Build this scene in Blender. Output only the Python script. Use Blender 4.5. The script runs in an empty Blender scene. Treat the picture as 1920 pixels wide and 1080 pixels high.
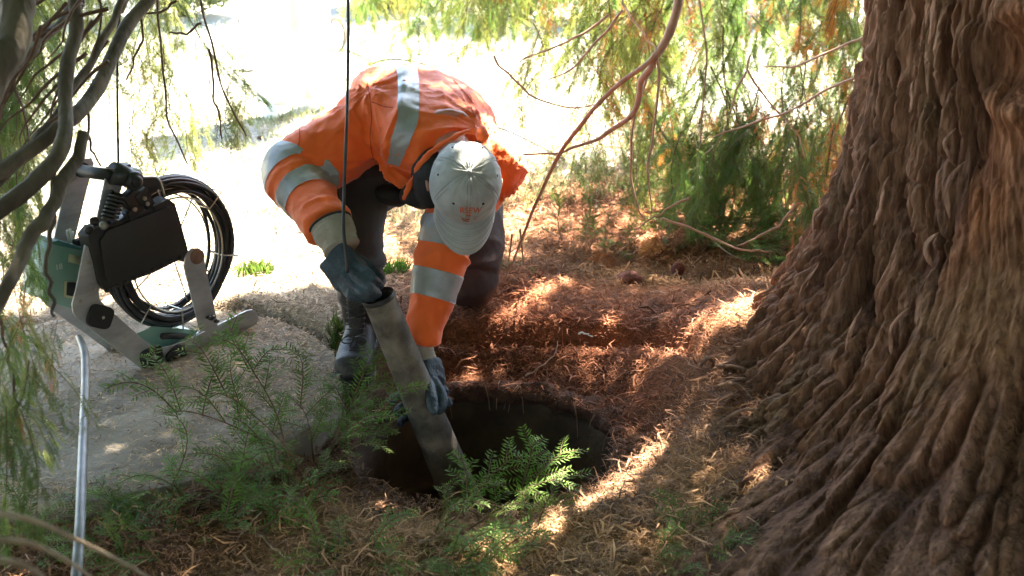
import bpy, bmesh, math, random
import numpy as np
from mathutils import Vector, Matrix
random.seed(7)
rng = np.random.default_rng(7)
SC = bpy.context.scene
COL = SC.collection

# ------------------------------------------------------------------ camera
F_PX = 2300.0
PITCH = math.radians(20.0)
CAM = np.array([0.0, 0.0, 1.4])
cam_d = bpy.data.cameras.new("camera")
cam = bpy.data.objects.new("camera", cam_d)
COL.objects.link(cam)
cam.location = CAM
cam.rotation_euler = (math.pi / 2 - PITCH, 0, 0)
cam_d.sensor_width = 36.0
cam_d.lens = 36.0 * F_PX / 1920.0
cam_d.clip_start = 0.05
cam_d.clip_end = 500
cam_d.dof.use_dof = True
cam_d.dof.focus_distance = 3.2
cam_d.dof.aperture_fstop = 5.0
SC.camera = cam

# ------------------------------------------------------------------ light
SUN_DIR = np.array([0.27, 0.56, 1.0])
SUN_DIR /= np.linalg.norm(SUN_DIR)
SUN_EL = math.asin(SUN_DIR[2])
SUN_AZ = math.atan2(SUN_DIR[0], SUN_DIR[1])
world = bpy.data.worlds.new("World")
SC.world = world
world.use_nodes = True
wn = world.node_tree
bg = wn.nodes["Background"]
sky = wn.nodes.new("ShaderNodeTexSky")
sky.sky_type = 'NISHITA'
sky.sun_disc = False
sky.sun_elevation = SUN_EL
sky.sun_rotation = SUN_AZ
wn.links.new(sky.outputs[0], bg.inputs[0])
bg.inputs[1].default_value = 0.105
sun_d = bpy.data.lights.new("sun", 'SUN')
sun_d.energy = 5.0
sun_d.angle = math.radians(0.6)
sun_d.color = (1.0, 0.95, 0.86)
sun = bpy.data.objects.new("sun", sun_d)
COL.objects.link(sun)
sun.rotation_euler = Vector(SUN_DIR).to_track_quat('Z', 'Y').to_euler()
sun.location = (3, 5, 8)
SC.view_settings.view_transform = 'Standard'
SC.view_settings.look = 'None'
SC.view_settings.exposure = 4.0
SC.view_settings.use_white_balance = True
SC.view_settings.white_balance_temperature = 7100
SC.view_settings.white_balance_tint = 10
SC.view_settings.gamma = 1.0
SC.view_settings.use_curve_mapping = False
SC.render.engine = 'CYCLES'
SC.cycles.use_denoising = True
SC.cycles.max_bounces = 7
SC.cycles.diffuse_bounces = 4
SC.cycles.transmission_bounces = 4
SC.cycles.transparent_max_bounces = 4
SC.cycles.sample_clamp_indirect = 6.0

# ------------------------------------------------------------------ helpers
CF = np.array([0.0, math.cos(PITCH), -math.sin(PITCH)])
CR = np.array([1.0, 0.0, 0.0])
CU = np.array([0.0, math.sin(PITCH), math.cos(PITCH)])


def at(px, py, d):
    """World point seen at pixel (px, py) of the 1920x1080 photo, d metres deep."""
    return CAM + d * (CF + (px - 960) / F_PX * CR + (540 - py) / F_PX * CU)


def ray(px, py):
    return CF + (px - 960) / F_PX * CR + (540 - py) / F_PX * CU


def on_z(px, py, z):
    r = ray(px, py)
    return CAM + r * ((z - CAM[2]) / r[2])


def nrm(v):
    v = np.asarray(v, float)
    return v / max(1e-9, np.linalg.norm(v))


_tab = np.random.default_rng(3).random(65536)


def _h(ix, iy, iz, seed):
    k = (ix * 73856093) ^ (iy * 19349663) ^ (iz * 83492791) ^ (seed * 2654435)
    k = (k ^ (k >> 13)) * 1274126177
    return _tab[((k ^ (k >> 16)) & 65535)]


def vnoise(x, y, z=0.0, seed=0):
    x, y, z = np.broadcast_arrays(np.asarray(x, float), np.asarray(y, float), np.asarray(z, float))
    x0, y0, z0 = np.floor(x).astype(np.int64), np.floor(y).astype(np.int64), np.floor(z).astype(np.int64)
    fx, fy, fz = x - x0, y - y0, z - z0
    fx, fy, fz = (f * f * (3 - 2 * f) for f in (fx, fy, fz))
    r = 0
    for dx in (0, 1):
        wx = fx if dx else 1 - fx
        for dy in (0, 1):
            wy = fy if dy else 1 - fy
            for dz in (0, 1):
                wz = fz if dz else 1 - fz
                r = r + wx * wy * wz * _h(x0 + dx, y0 + dy, z0 + dz, seed)
    return r * 2 - 1


def fbm(x, y, z=0.0, o=4, seed=0, gain=0.5):
    r, a, t = 0, 1.0, 0
    for i in range(o):
        f = 2 ** i
        r = r + a * vnoise(np.asarray(x) * f + 3.1 * i, np.asarray(y) * f + 1.7 * i, np.asarray(z) * f + 5.3 * i, seed + i)
        t += a
        a *= gain
    return r / t


def sstep(a, b, x):
    t = np.clip((np.asarray(x, float) - a) / (b - a), 0, 1)
    return t * t * (3 - 2 * t)


def link(name, me, parent=None):
    o = bpy.data.objects.new(name, me)
    COL.objects.link(o)
    if parent is not None:
        o.parent = parent
        o.matrix_parent_inverse = parent.matrix_world.inverted() if False else Matrix.Identity(4)
    return o


def npmesh(name, V, faces, mat=None, smooth=True, cols=None):
    """V Nx3, faces either MxK array or list of lists."""
    me = bpy.data.meshes.new(name)
    V = np.asarray(V, np.float32)
    if isinstance(faces, np.ndarray):
        k = faces.shape[1]
        nf = len(faces)
        me.vertices.add(len(V))
        me.vertices.foreach_set("co", V.ravel())
        me.loops.add(nf * k)
        me.loops.foreach_set("vertex_index", faces.astype(np.int32).ravel())
        me.polygons.add(nf)
        me.polygons.foreach_set("loop_start", np.arange(0, nf * k, k, dtype=np.int32))
        me.update(calc_edges=True)
    else:
        me.from_pydata([tuple(map(float, v)) for v in V], [], faces)
        me.update()
    if smooth:
        me.polygons.foreach_set("use_smooth", np.ones(len(me.polygons), bool))
    if cols is not None:
        a = me.attributes.new("Col", 'FLOAT_COLOR', 'POINT')
        c = np.ones((len(V), 4), np.float32)
        c[:, :3] = cols
        a.data.foreach_set("color", c.ravel())
    if mat:
        me.materials.append(mat)
    return me


class MB:
    """collects shapes for ONE mesh"""
    def __init__(s):
        s.V, s.F, s.n = [], [], 0

    def add(s, V, F):
        V = np.asarray(V, float)
        s.V.append(V)
        s.F += [[i + s.n for i in f] for f in F]
        s.n += len(V)
        return s

    def tube(s, P, R, n=10, cap=True, flat=1.0, up=None):
        P = np.asarray(P, float)
        m = len(P)
        R = np.broadcast_to(np.asarray(R, float), (m,))
        T = np.gradient(P, axis=0)
        T /= np.maximum(1e-9, np.linalg.norm(T, axis=1))[:, None]
        a = np.array([0, 0, 1.0]) if up is None else np.asarray(up, float)
        if abs(T[0] @ a) > 0.95:
            a = np.array([1.0, 0, 0])
        N = nrm(a - T[0] * (a @ T[0]))
        V = []
        ang = np.linspace(0, 2 * math.pi, n, endpoint=False)
        for i in range(m):
            N = nrm(N - T[i] * (N @ T[i]))
            B = np.cross(T[i], N)
            V.append(P[i] + R[i] * (np.cos(ang)[:, None] * N * flat + np.sin(ang)[:, None] * B))
        V = np.concatenate(V)
        F = []
        for i in range(m - 1):
            for j in range(n):
                k = (j + 1) % n
                F.append([i * n + j, i * n + k, (i + 1) * n + k, (i + 1) * n + j])
        if cap:
            F.append(list(range(n))[::-1])
            F.append([(m - 1) * n + j for j in range(n)])
        return s.add(V, F)

    def rings(s, rings, closed_ends=True):
        n = len(rings[0])
        V = np.concatenate(rings)
        F = []
        for i in range(len(rings) - 1):
            for j in range(n):
                k = (j + 1) % n
                F.append([i * n + j, i * n + k, (i + 1) * n + k, (i + 1) * n + j])
        if closed_ends:
            F.append(list(range(n))[::-1])
            F.append([(len(rings) - 1) * n + j for j in range(n)])
        return s.add(V, F)

    def loft(s, secs, n=28, p=2.3):
        """secs: (centre, side_vec, up_vec) vectors carry the half sizes"""
        ang = np.linspace(0, 2 * math.pi, n, endpoint=False)
        c, si = np.cos(ang), np.sin(ang)
        c = np.sign(c) * np.abs(c) ** (2 / p)
        si = np.sign(si) * np.abs(si) ** (2 / p)
        return s.rings([np.asarray(o) + c[:, None] * np.asarray(a) + si[:, None] * np.asarray(b) for o, a, b in secs])

    def ell(s, c, ax, ay, az, nu=20, nv=12):
        V = []
        for i in range(nv + 1):
            t = math.pi * (i + 0.001) / (nv + 0.002)
            for j in range(nu):
                u = 2 * math.pi * j / nu
                V.append(np.asarray(c) + math.sin(t) * math.cos(u) * np.asarray(ax) + math.sin(t) * math.sin(u) * np.asarray(ay) + math.cos(t) * np.asarray(az))
        F = []
        for i in range(nv):
            for j in range(nu):
                k = (j + 1) % nu
                F.append([i * nu + j, (i + 1) * nu + j, (i + 1) * nu + k, i * nu + k])
        F.append(list(range(nu))[::-1][::-1])
        F.append([nv * nu + j for j in range(nu)][::-1])
        return s.add(V, F)

    def prism(s, poly, d):
        """poly: list of 3D points (planar), extruded by vector d"""
        P = np.asarray(poly, float)
        n = len(P)
        V = np.concatenate([P, P + np.asarray(d)])
        F = [list(range(n)), [n + j for j in range(n)][::-1]]
        for j in range(n):
            k = (j + 1) % n
            F.append([k, j, n + j, n + k])
        return s.add(V, F)

    def box(s, c, a, b, d):
        c, a, b, d = (np.asarray(q, float) for q in (c, a, b, d))
        return s.prism([c - a - b - d, c + a - b - d, c + a + b - d, c - a + b - d], 2 * d)

    def build(s, name, mat=None, parent=None, smooth=True, bevel=0.0, sub=0, autosmooth=False):
        V = np.concatenate(s.V)
        me = npmesh(name, V, s.F, mat, smooth)
        bm = bmesh.new()
        bm.from_mesh(me)
        bmesh.ops.recalc_face_normals(bm, faces=bm.faces)
        if bevel:
            bmesh.ops.bevel(bm, geom=[e for e in bm.edges if len(e.link_faces) == 2 and e.calc_face_angle(0) > 0.6],
                            offset=bevel, segments=2, profile=0.6, affect='EDGES', clamp_overlap=True)
        bm.to_mesh(me)
        bm.free()
        if smooth:
            me.polygons.foreach_set("use_smooth", np.ones(len(me.polygons), bool))
            if autosmooth or bevel:
                bm = bmesh.new(); bm.from_mesh(me)
                for e in bm.edges:
                    if len(e.link_faces) == 2 and e.calc_face_angle(0) > 0.7:
                        e.smooth = False
                bm.to_mesh(me); bm.free()
        me.update()
        o = link(name, me, parent)
        return o


def curve(P, n=24):
    """Catmull-Rom through points"""
    P = np.asarray(P, float)
    P = np.vstack([2 * P[0] - P[1], P, 2 * P[-1] - P[-2]])
    out = []
    m = len(P) - 3
    for s in np.linspace(0, m - 1e-6, n):
        i = int(s)
        t = s - i
        a, b, c, d = P[i], P[i + 1], P[i + 2], P[i + 3]
        out.append(0.5 * ((2 * b) + (-a + c) * t + (2 * a - 5 * b + 4 * c - d) * t * t + (-a + 3 * b - 3 * c + d) * t ** 3))
    return np.array(out)


def interp(vals, n):
    return np.interp(np.linspace(0, 1, n), np.linspace(0, 1, len(vals)), vals)


def fuse(o, voxel, smooth=4, fac=0.5):
    """voxel-union of all shapes of o into one continuous surface"""
    m = o.modifiers.new("r", 'REMESH')
    m.mode = 'VOXEL'
    m.voxel_size = voxel
    m.use_smooth_shade = True
    if smooth:
        m2 = o.modifiers.new("s", 'SMOOTH')
        m2.iterations = smooth
        m2.factor = fac
    dg = bpy.context.evaluated_depsgraph_get()
    dg.update()
    me = bpy.data.meshes.new_from_object(o.evaluated_get(dg))
    mats = list(o.data.materials)
    o.modifiers.clear()
    o.data = me
    me.materials.clear()
    for q in mats:
        me.materials.append(q)
    me.polygons.foreach_set("use_smooth", np.ones(len(me.polygons), bool))
    return o


def getV(me):
    v = np.empty(len(me.vertices) * 3, np.float32)
    me.vertices.foreach_get("co", v)
    return v.reshape(-1, 3).astype(float)


def getN(me):
    v = np.empty(len(me.vertices) * 3, np.float32)
    me.vertex_normals.foreach_get("vector", v)
    return v.reshape(-1, 3).astype(float)


def setV(me, V):
    me.vertices.foreach_set("co", V.astype(np.float32).ravel())
    me.update()


def tag(o, label=None, cat=None, group=None, kind=None):
    if label: o["label"] = label
    if cat: o["category"] = cat
    if group: o["group"] = group
    if kind: o["kind"] = kind
    return o


def empty(name, loc, label, cat, group=None):
    o = bpy.data.objects.new(name, None)
    o.empty_display_size = 0.1
    COL.objects.link(o)
    return tag(o, label, cat, group)


# ------------------------------------------------------------------ materials
def mat(name, c1, c2=None, rough=0.8, scale=20.0, bump=0.0, bscale=None, metal=0.0, stretch=(1, 1, 1), spec=0.5,
        coords='Object', detail=6.0, sheen=0.0, coat=0.0, transl=0.0, lo=0.35, hi=0.65, rough2=None, vcol=False, randv=0.0, bdist=0.01):
    m = bpy.data.materials.new(name)
    m.use_nodes = True
    nt = m.node_tree
    N, L = nt.nodes, nt.links
    b = N["Principled BSDF"]
    b.inputs["Roughness"].default_value = rough
    b.inputs["Metallic"].default_value = metal
    b.inputs["Specular IOR Level"].default_value = spec
    if sheen:
        b.inputs["Sheen Weight"].default_value = sheen
    if coat:
        b.inputs["Coat Weight"].default_value = coat
        b.inputs["Coat Roughness"].default_value = 0.15
    tc = N.new("ShaderNodeTexCoord")
    mp = N.new("ShaderNodeMapping")
    mp.inputs["Scale"].default_value = stretch
    L.new(tc.outputs[coords], mp.inputs[0])
    nz = N.new("ShaderNodeTexNoise")
    nz.inputs["Scale"].default_value = scale
    nz.inputs["Detail"].default_value = detail
    nz.inputs["Roughness"].default_value = 0.6
    L.new(mp.outputs[0], nz.inputs["Vector"])
    if c2 is None:
        c2 = tuple(x * 0.7 for x in c1)
    rp = N.new("ShaderNodeValToRGB")
    rp.color_ramp.elements[0].position = lo
    rp.color_ramp.elements[1].position = hi
    rp.color_ramp.elements[0].color = (*c2, 1)
    rp.color_ramp.elements[1].color = (*c1, 1)
    L.new(nz.outputs["Fac"], rp.inputs[0])
    col = rp.outputs[0]
    if vcol:
        at_ = N.new("ShaderNodeAttribute")
        at_.attribute_name = "Col"
        mx = N.new("ShaderNodeMix")
        mx.data_type = 'RGBA'
        mx.blend_type = 'MULTIPLY'
        mx.inputs[0].default_value = 1
        L.new(at_.outputs["Color"], mx.inputs[6])
        L.new(col, mx.inputs[7])
        col = mx.outputs[2]
    if randv:
        oi = N.new("ShaderNodeObjectInfo")
        hs = N.new("ShaderNodeHueSaturation")
        mr = N.new("ShaderNodeMapRange")
        mr.inputs[3].default_value = 1 - randv
        mr.inputs[4].default_value = 1 + randv
        L.new(oi.outputs["Random"], mr.inputs[0])
        L.new(mr.outputs[0], hs.inputs["Value"])
        mr2 = N.new("ShaderNodeMapRange")
        mr2.inputs[3].default_value = 0.485
        mr2.inputs[4].default_value = 0.515
        L.new(oi.outputs["Random"], mr2.inputs[0])
        L.new(mr2.outputs[0], hs.inputs["Hue"])
        L.new(col, hs.inputs["Color"])
        col = hs.outputs[0]
    L.new(col, b.inputs["Base Color"])
    if rough2 is not None:
        mr = N.new("ShaderNodeMapRange")
        mr.inputs[1].default_value = 0.3
        mr.inputs[2].default_value = 0.7
        mr.inputs[3].default_value = rough
        mr.inputs[4].default_value = rough2
        L.new(nz.outputs["Fac"], mr.inputs[0])
        L.new(mr.outputs[0], b.inputs["Roughness"])
    if bump:
        n2 = N.new("ShaderNodeTexNoise")
        n2.inputs["Scale"].default_value = bscale or scale * 4
        n2.inputs["Detail"].default_value = 8
        L.new(mp.outputs[0], n2.inputs["Vector"])
        bp = N.new("ShaderNodeBump")
        bp.inputs["Strength"].default_value = bump
        bp.inputs["Distance"].default_value = bdist
        L.new(n2.outputs["Fac"], bp.inputs["Height"])
        L.new(bp.outputs[0], b.inputs["Normal"])
    if transl:
        out = N["Material Output"]
        tr = N.new("ShaderNodeBsdfTranslucent")
        L.new(col, tr.inputs[0])
        ms = N.new("ShaderNodeMixShader")
        ms.inputs[0].default_value = transl
        L.new(b.outputs[0], ms.inputs[1])
        L.new(tr.outputs[0], ms.inputs[2])
        L.new(ms.outputs[0], out.inputs[0])
    return m


M_green = mat("needle_green", (0.14, 0.22, 0.05), (0.07, 0.13, 0.03), rough=0.5, scale=6, transl=0.55, randv=0.25)
M_yellow = mat("needle_yellow_green", (0.28, 0.30, 0.07), (0.17, 0.22, 0.05), rough=0.5, scale=6, transl=0.5, randv=0.25)
M_orange = mat("needle_orange_dead", (0.58, 0.21, 0.05), (0.38, 0.13, 0.03), rough=0.7, scale=6, transl=0.45, randv=0.2)
M_fresh = mat("needle_fresh", (0.15, 0.27, 0.05), (0.08, 0.165, 0.03), spec=0.25, rough=0.6, scale=9, transl=0.35, randv=0.2)
M_twig = mat("twig_bark", (0.16, 0.085, 0.05), (0.09, 0.05, 0.03), rough=0.85, scale=40, bump=0.3)
M_redtwig = mat("red_twig_bark", (0.46, 0.29, 0.20), (0.32, 0.19, 0.125), rough=0.8, scale=30, bump=0.3)
M_limb = mat("limb_bark", (0.13, 0.105, 0.07), (0.06, 0.045, 0.03), rough=0.9, scale=18, bump=0.7, stretch=(1, 1, 0.3), bscale=60)
M_litter = mat("litter_needle", (1, 1, 1), (0.75, 0.72, 0.7), rough=0.75, scale=3, vcol=True, spec=0.25)
M_ground = mat("forest_floor", (1, 1, 1), (0.45, 0.42, 0.4), rough=0.95, scale=60, bump=0.9, bscale=160, vcol=True, spec=0.15)
M_bark = mat("thick_bark", (1.1, 1.1, 1.1), (0.5, 0.45, 0.42), rough=0.92, scale=45, bump=1.0, bscale=95, stretch=(1, 1, 0.22), vcol=True, spec=0.2, bdist=0.012)
M_concrete = mat("concrete", (0.40, 0.345, 0.27), (0.20, 0.165, 0.125), rough=0.92, scale=5.5, bump=0.8, bscale=120, lo=0.3, hi=0.7)
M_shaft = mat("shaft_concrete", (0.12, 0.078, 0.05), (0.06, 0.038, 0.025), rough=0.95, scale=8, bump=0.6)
M_orangecloth = mat("orange_fabric", (1.0, 0.17, 0.02), (0.96, 0.14, 0.016), rough=0.7, scale=9, bump=0.45, bscale=38, bdist=.008, sheen=0.3, lo=0.2, hi=0.8, transl=0.12)
M_reflect = mat("reflective_tape", (0.36, 0.37, 0.37), (0.29, 0.30, 0.30), rough=0.42, scale=15, bump=0.4, bscale=45, bdist=.005, metal=0.25)
M_black = mat("black_cloth", (0.02, 0.019, 0.02), (0.012, 0.011, 0.012), rough=0.8, scale=30, bump=0.3)
M_trouser = mat("trouser_cloth", (0.034, 0.029, 0.025), (0.021, 0.017, 0.015), rough=0.85, scale=14, bump=0.3, bscale=500, sheen=0.2)
M_kneecloth = mat("brown_knee_cloth", (0.05, 0.022, 0.02), (0.03, 0.014, 0.013), rough=0.65, scale=14, bump=0.3, bscale=400)
M_leather = mat("boot_leather", (0.026, 0.025, 0.025), (0.011, 0.010, 0.010), rough=0.45, scale=18, bump=0.25, bscale=150, rough2=0.6)
M_rubber = mat("black_rubber", (0.018, 0.018, 0.018), (0.012, 0.011, 0.011), rough=0.55, scale=30, bump=0.2)
M_glove = mat("blue_glove", (0.045, 0.075, 0.10), (0.016, 0.030, 0.045), rough=0.42, scale=22, bump=0.4, bscale=120, rough2=0.65, lo=0.38, hi=0.62)
M_cuff = mat("cuff_fabric", (0.40, 0.36, 0.29), (0.30, 0.27, 0.21), rough=0.85, scale=30, bump=0.3, bscale=300)
M_skin = mat("skin", (0.52, 0.26, 0.19), (0.44, 0.19, 0.13), rough=0.5, scale=25, bump=0.08)
M_cap = mat("cap_cotton", (0.42, 0.43, 0.41), (0.31, 0.32, 0.305), rough=0.85, scale=14, bump=0.2, bscale=800, sheen=0.2)
M_stitch = mat("stitching", (0.24, 0.245, 0.23), rough=0.9)
M_logo = mat("logo_orange", (0.68, 0.12, 0.04), (0.52, 0.09, 0.03), rough=0.7)
M_logo2 = mat("logo_dark_red", (0.40, 0.07, 0.03), (0.30, 0.05, 0.02), rough=0.7)
M_hose = mat("canvas_hose", (0.22, 0.19, 0.15), (0.07, 0.058, 0.045), rough=0.75, scale=16, bump=0.3, bscale=250)
M_alu = mat("brushed_aluminium", (0.50, 0.50, 0.50), (0.34, 0.34, 0.34), rough=0.5, scale=8, metal=0.55, bump=0.15, bscale=80, stretch=(1, 1, 3))
M_pole = mat("steel_tube", (0.26, 0.27, 0.27), (0.17, 0.17, 0.17), rough=0.5, scale=20, metal=0.5)
M_mint = mat("mint_enamel", (0.20, 0.36, 0.29), (0.155, 0.30, 0.24), rough=0.35, scale=6, coat=0.3)
M_panel = mat("black_plastic", (0.030, 0.030, 0.028), (0.019, 0.019, 0.018), rough=0.5, scale=7, bump=0.12, bscale=200)
M_dark = mat("dark_metal", (0.05, 0.05, 0.05), (0.03, 0.03, 0.03), rough=0.35, scale=20, metal=0.4)
M_cable = mat("black_cable", (0.035, 0.034, 0.033), (0.02, 0.02, 0.02), rough=0.4, scale=20)
M_white = mat("white_print", (0.7, 0.7, 0.65), (0.6, 0.6, 0.55), rough=0.5)
M_cream = mat("cream_label", (0.50, 0.50, 0.30), (0.40, 0.42, 0.26), rough=0.5)
M_copper = mat("rusty_disc", (0.28, 0.16, 0.11), (0.18, 0.10, 0.07), rough=0.6, scale=40, metal=0.3)
M_wire = mat("galvanised_wire", (0.5, 0.47, 0.4), rough=0.4, metal=0.6)
M_stick = mat("dry_stick", (0.42, 0.31, 0.21), (0.26, 0.18, 0.12), rough=0.85, scale=30, bump=0.3)
M_pale = mat("pale_trousers", (0.82, 0.82, 0.80), (0.76, 0.76, 0.74), rough=0.85, scale=6, bump=0.2)
M_grass = mat("grass_blade", (0.42, 0.45, 0.26), (0.28, 0.33, 0.15), rough=0.6, scale=2, transl=0.4, vcol=False)
M_hedge = mat("hedge_leaf", (0.20, 0.23, 0.09), (0.09, 0.12, 0.04), rough=0.6, scale=3, transl=0.35)
M_clod = mat("dark_clod", (0.09, 0.05, 0.035), (0.05, 0.03, 0.02), rough=0.95, scale=20, bump=0.8)
M_redclod = mat("red_clod", (0.22, 0.07, 0.045), (0.12, 0.045, 0.03), rough=0.95, scale=20, bump=0.8)
M_dirt = mat("dark_soil", (0.05, 0.035, 0.025), (0.03, 0.02, 0.015), rough=0.95, scale=20, bump=0.8)

# ------------------------------------------------------------------ ground
HC = np.array([-0.07, 2.87])      # manhole centre
HR = 0.355                         # inner radius
HZ = -0.08                         # rim height
TRC = np.array([1.6, 2.9])         # trunk centre


def gh(x, y):
    x = np.asarray(x, float)
    y = np.asarray(y, float)
    dx, dy = x - HC[0], y - HC[1]
    r = np.hypot(dx, dy)
    a = np.arctan2(dy, dx)
    far = 0.5 + 0.5 * np.sin(a - 0.15)                  # 1 behind / right of the hole
    rim = HZ + 0.012 * vnoise(x * 9, y * 9, 0, 5)
    # heaped litter behind and right of the hole
    top = 0.03 + 0.032 * far
    bump = top * np.exp(-((r - 0.78) / 0.30) ** 2)
    base = 0.02 * fbm(x * 1.3, y * 1.3, 0, 3, 9) + 0.022 * fbm(x * 7, y * 7, 0, 3, 19)
    # near-left lies lower
    low = -0.05 * sstep(0.2, -0.6, y - 2.45 + 0.2 * x) * sstep(0.9, 0.1, x)
    w = sstep(HR + 0.02, HR + 0.26 + 0.05 * vnoise(x * 4, y * 4, 0, 8), r)
    h = rim * (1 - w) + (base + bump + low) * w
    # dug crack behind the hole
    crack = np.exp(-((r - (HR + 0.21 + 0.03 * np.sin(3 * a))) / 0.028) ** 2) * sstep(0.25, 0.7, np.sin(a + 0.25)) 
    h = h - 0.055 * crack
    h = h + 0.035 * np.exp(-((x - 0.62) ** 2 + (y - 3.12) ** 2) / 0.02)
    dt = np.hypot(x - TRC[0], y - TRC[1])
    h = h + 0.10 * sstep(1.5, 0.95, dt)
    ds = np.hypot(x + 1.055, y - 2.985)
    h = h - (h + 0.06) * sstep(0.62, 0.59, ds) + 0.022 * sstep(.85, .62, ds) * sstep(.62, .64, ds) * sstep(2.75, 3.05, y)
    return h


def litcol(x, y, z=None):
    """own colour of the duff at a place"""
    x = np.asarray(x, float); y = np.asarray(y, float)
    n = 0.5 + 0.5 * fbm(x * 2.2, y * 2.2, 0, 4, 31)
    n2 = 0.5 + 0.5 * fbm(x * 7, y * 7, 0, 3, 41)
    tan = np.array([0.44, 0.25, 0.12])
    brown = np.array([0.29, 0.14, 0.07])
    red = np.array([0.42, 0.135, 0.06])
    straw = np.array([0.50, 0.41, 0.30])
    dark = np.array([0.10, 0.055, 0.032])
    c = tan + (brown - tan) * sstep(0.35, 0.65, n)[..., None]
    r = np.hypot(x - HC[0], y - HC[1])
    a = np.arctan2(y - HC[1], x - HC[0])
    wr = np.exp(-(((x - 0.12) / 0.62) ** 2 + ((y - 3.42) / 0.48) ** 2) ** 2) * 0.9
    wr = np.maximum(wr, sstep(0.62, 0.42, r) * sstep(-0.5, 0.2, np.sin(a - 0.1)) * 0.9)
    wr = np.maximum(wr, 0.45 * sstep(3.6, 4.2, y) * sstep(-0.2, 0.2, x))
    wr = wr * (0.65 + 0.5 * n2)
    c = c + (red - c) * np.clip(wr, 0, 1)[..., None]
    ws = sstep(-0.15, -0.55, x + 0.25 * (y - 3.3)) * sstep(2.6, 3.0, y)
    c = c + (straw - c) * np.clip(ws * 0.9, 0, 1)[..., None]
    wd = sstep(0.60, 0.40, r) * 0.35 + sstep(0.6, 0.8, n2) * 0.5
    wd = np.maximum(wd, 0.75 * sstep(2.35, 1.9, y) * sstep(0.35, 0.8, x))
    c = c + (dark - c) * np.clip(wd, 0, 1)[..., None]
    return c


# one sheet to the horizon with a round opening: polar rings round the hole
nr, na = 150, 320
rr = np.concatenate([np.linspace(HR, 1.2, 70), np.geomspace(1.22, 7, 60), np.geomspace(7.6, 260, nr - 130)])
aa = np.linspace(0, 2 * math.pi, na, endpoint=False)
R_, A_ = np.meshgrid(rr, aa, indexing='ij')
X, Y = HC[0] + R_ * np.cos(A_), HC[1] + R_ * np.sin(A_)
Z = gh(X, Y)
V = np.stack([X, Y, Z], -1).reshape(-1, 3)
idx = np.arange(nr * na).reshape(nr, na)
Fq = np.stack([idx[:-1], np.roll(idx, -1, 1)[:-1], np.roll(idx, -1, 1)[1:], idx[1:]], -1).reshape(-1, 4)[:, ::-1]
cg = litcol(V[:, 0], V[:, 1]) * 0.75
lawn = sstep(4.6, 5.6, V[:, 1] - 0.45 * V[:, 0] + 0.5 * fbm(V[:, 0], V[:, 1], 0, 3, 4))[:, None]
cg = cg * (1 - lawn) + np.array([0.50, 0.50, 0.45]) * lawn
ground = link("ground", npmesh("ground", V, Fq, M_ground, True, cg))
tag(ground, kind="structure")

# shaft of the manhole: a ring wall going down
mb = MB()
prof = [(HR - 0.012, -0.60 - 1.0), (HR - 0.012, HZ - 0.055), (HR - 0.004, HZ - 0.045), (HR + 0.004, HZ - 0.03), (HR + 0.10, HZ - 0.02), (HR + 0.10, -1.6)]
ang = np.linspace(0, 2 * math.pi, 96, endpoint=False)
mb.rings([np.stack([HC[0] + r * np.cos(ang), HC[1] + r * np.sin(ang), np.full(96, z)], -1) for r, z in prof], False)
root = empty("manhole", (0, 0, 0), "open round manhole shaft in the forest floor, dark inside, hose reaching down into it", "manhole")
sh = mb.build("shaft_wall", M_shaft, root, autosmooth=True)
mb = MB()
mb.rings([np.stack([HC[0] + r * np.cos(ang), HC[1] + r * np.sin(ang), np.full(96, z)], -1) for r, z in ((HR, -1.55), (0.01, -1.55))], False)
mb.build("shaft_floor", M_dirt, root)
mb = MB()
for zz in (HZ - 0.30, HZ - 0.75, HZ - 1.2):
    pr = [(HR - 0.013, zz), (HR - 0.028, zz + 0.006), (HR - 0.028, zz + 0.02), (HR - 0.013, zz + 0.026)]
    MB().rings([np.stack([HC[0] + r * np.cos(ang), HC[1] + r * np.sin(ang), np.full(96, z)], -1) for r, z in pr], False).build("ring_joint", M_shaft, root)

na_ = 150
rings_ = []
for j in range(na_ + 1):
    a = -0.75 + (math.pi + 1.25) * j / na_
    c_ = np.array([HC[0] + (HR + .012) * math.cos(a), HC[1] + (HR + .012) * math.sin(a), HZ - .012 + .012 * float(vnoise(a * 6, 1, 0, 61))])
    rd = np.array([math.cos(a), math.sin(a), 0])
    rg_ = []
    for k in range(14):
        b = 2 * math.pi * k / 14
        q_ = c_ + (rd * math.cos(b) + np.array([0, 0, 1.0]) * math.sin(b)) * .030 * (min(1, 6 * j / na_, 6 * (1 - j / na_)) + .05)
        q_ = q_ + rd * .016 * float(fbm(a * 11, b * 1.3, 3, 3, 63)) + np.array([0, 0, 1]) * .012 * float(fbm(a * 13, b * 1.2, 8, 3, 64))
        rg_.append(q_)
    rings_.append(np.array(rg_))
MB().rings(rings_).build("soil_lip", mat("lip_soil", (.16, .075, .045), (.08, .035, .022), rough=.95, scale=45, bump=1.0, bscale=120), root)
for k in range(16):
    a = random.uniform(-.5, 2.6)
    p0 = np.array([HC[0] + (HR + .03) * math.cos(a), HC[1] + (HR + .03) * math.sin(a), HZ + .01])
    din = -np.array([math.cos(a), math.sin(a), 0]); sd_ = np.array([-math.sin(a), math.cos(a), 0])
    l_ = random.uniform(.04, .11); w_ = random.uniform(-.05, .05)
    MB().tube(curve([p0, p0 + din * .035 + sd_ * w_ * .3, p0 + din * .05 + sd_ * w_ * .8 - np.array([0, 0, l_ * .5]), p0 + din * .055 + sd_ * w_ - np.array([0, 0, l_])], 12), np.linspace(.0022, .0008, 12), 5).build("root", M_redtwig, root)

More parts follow.
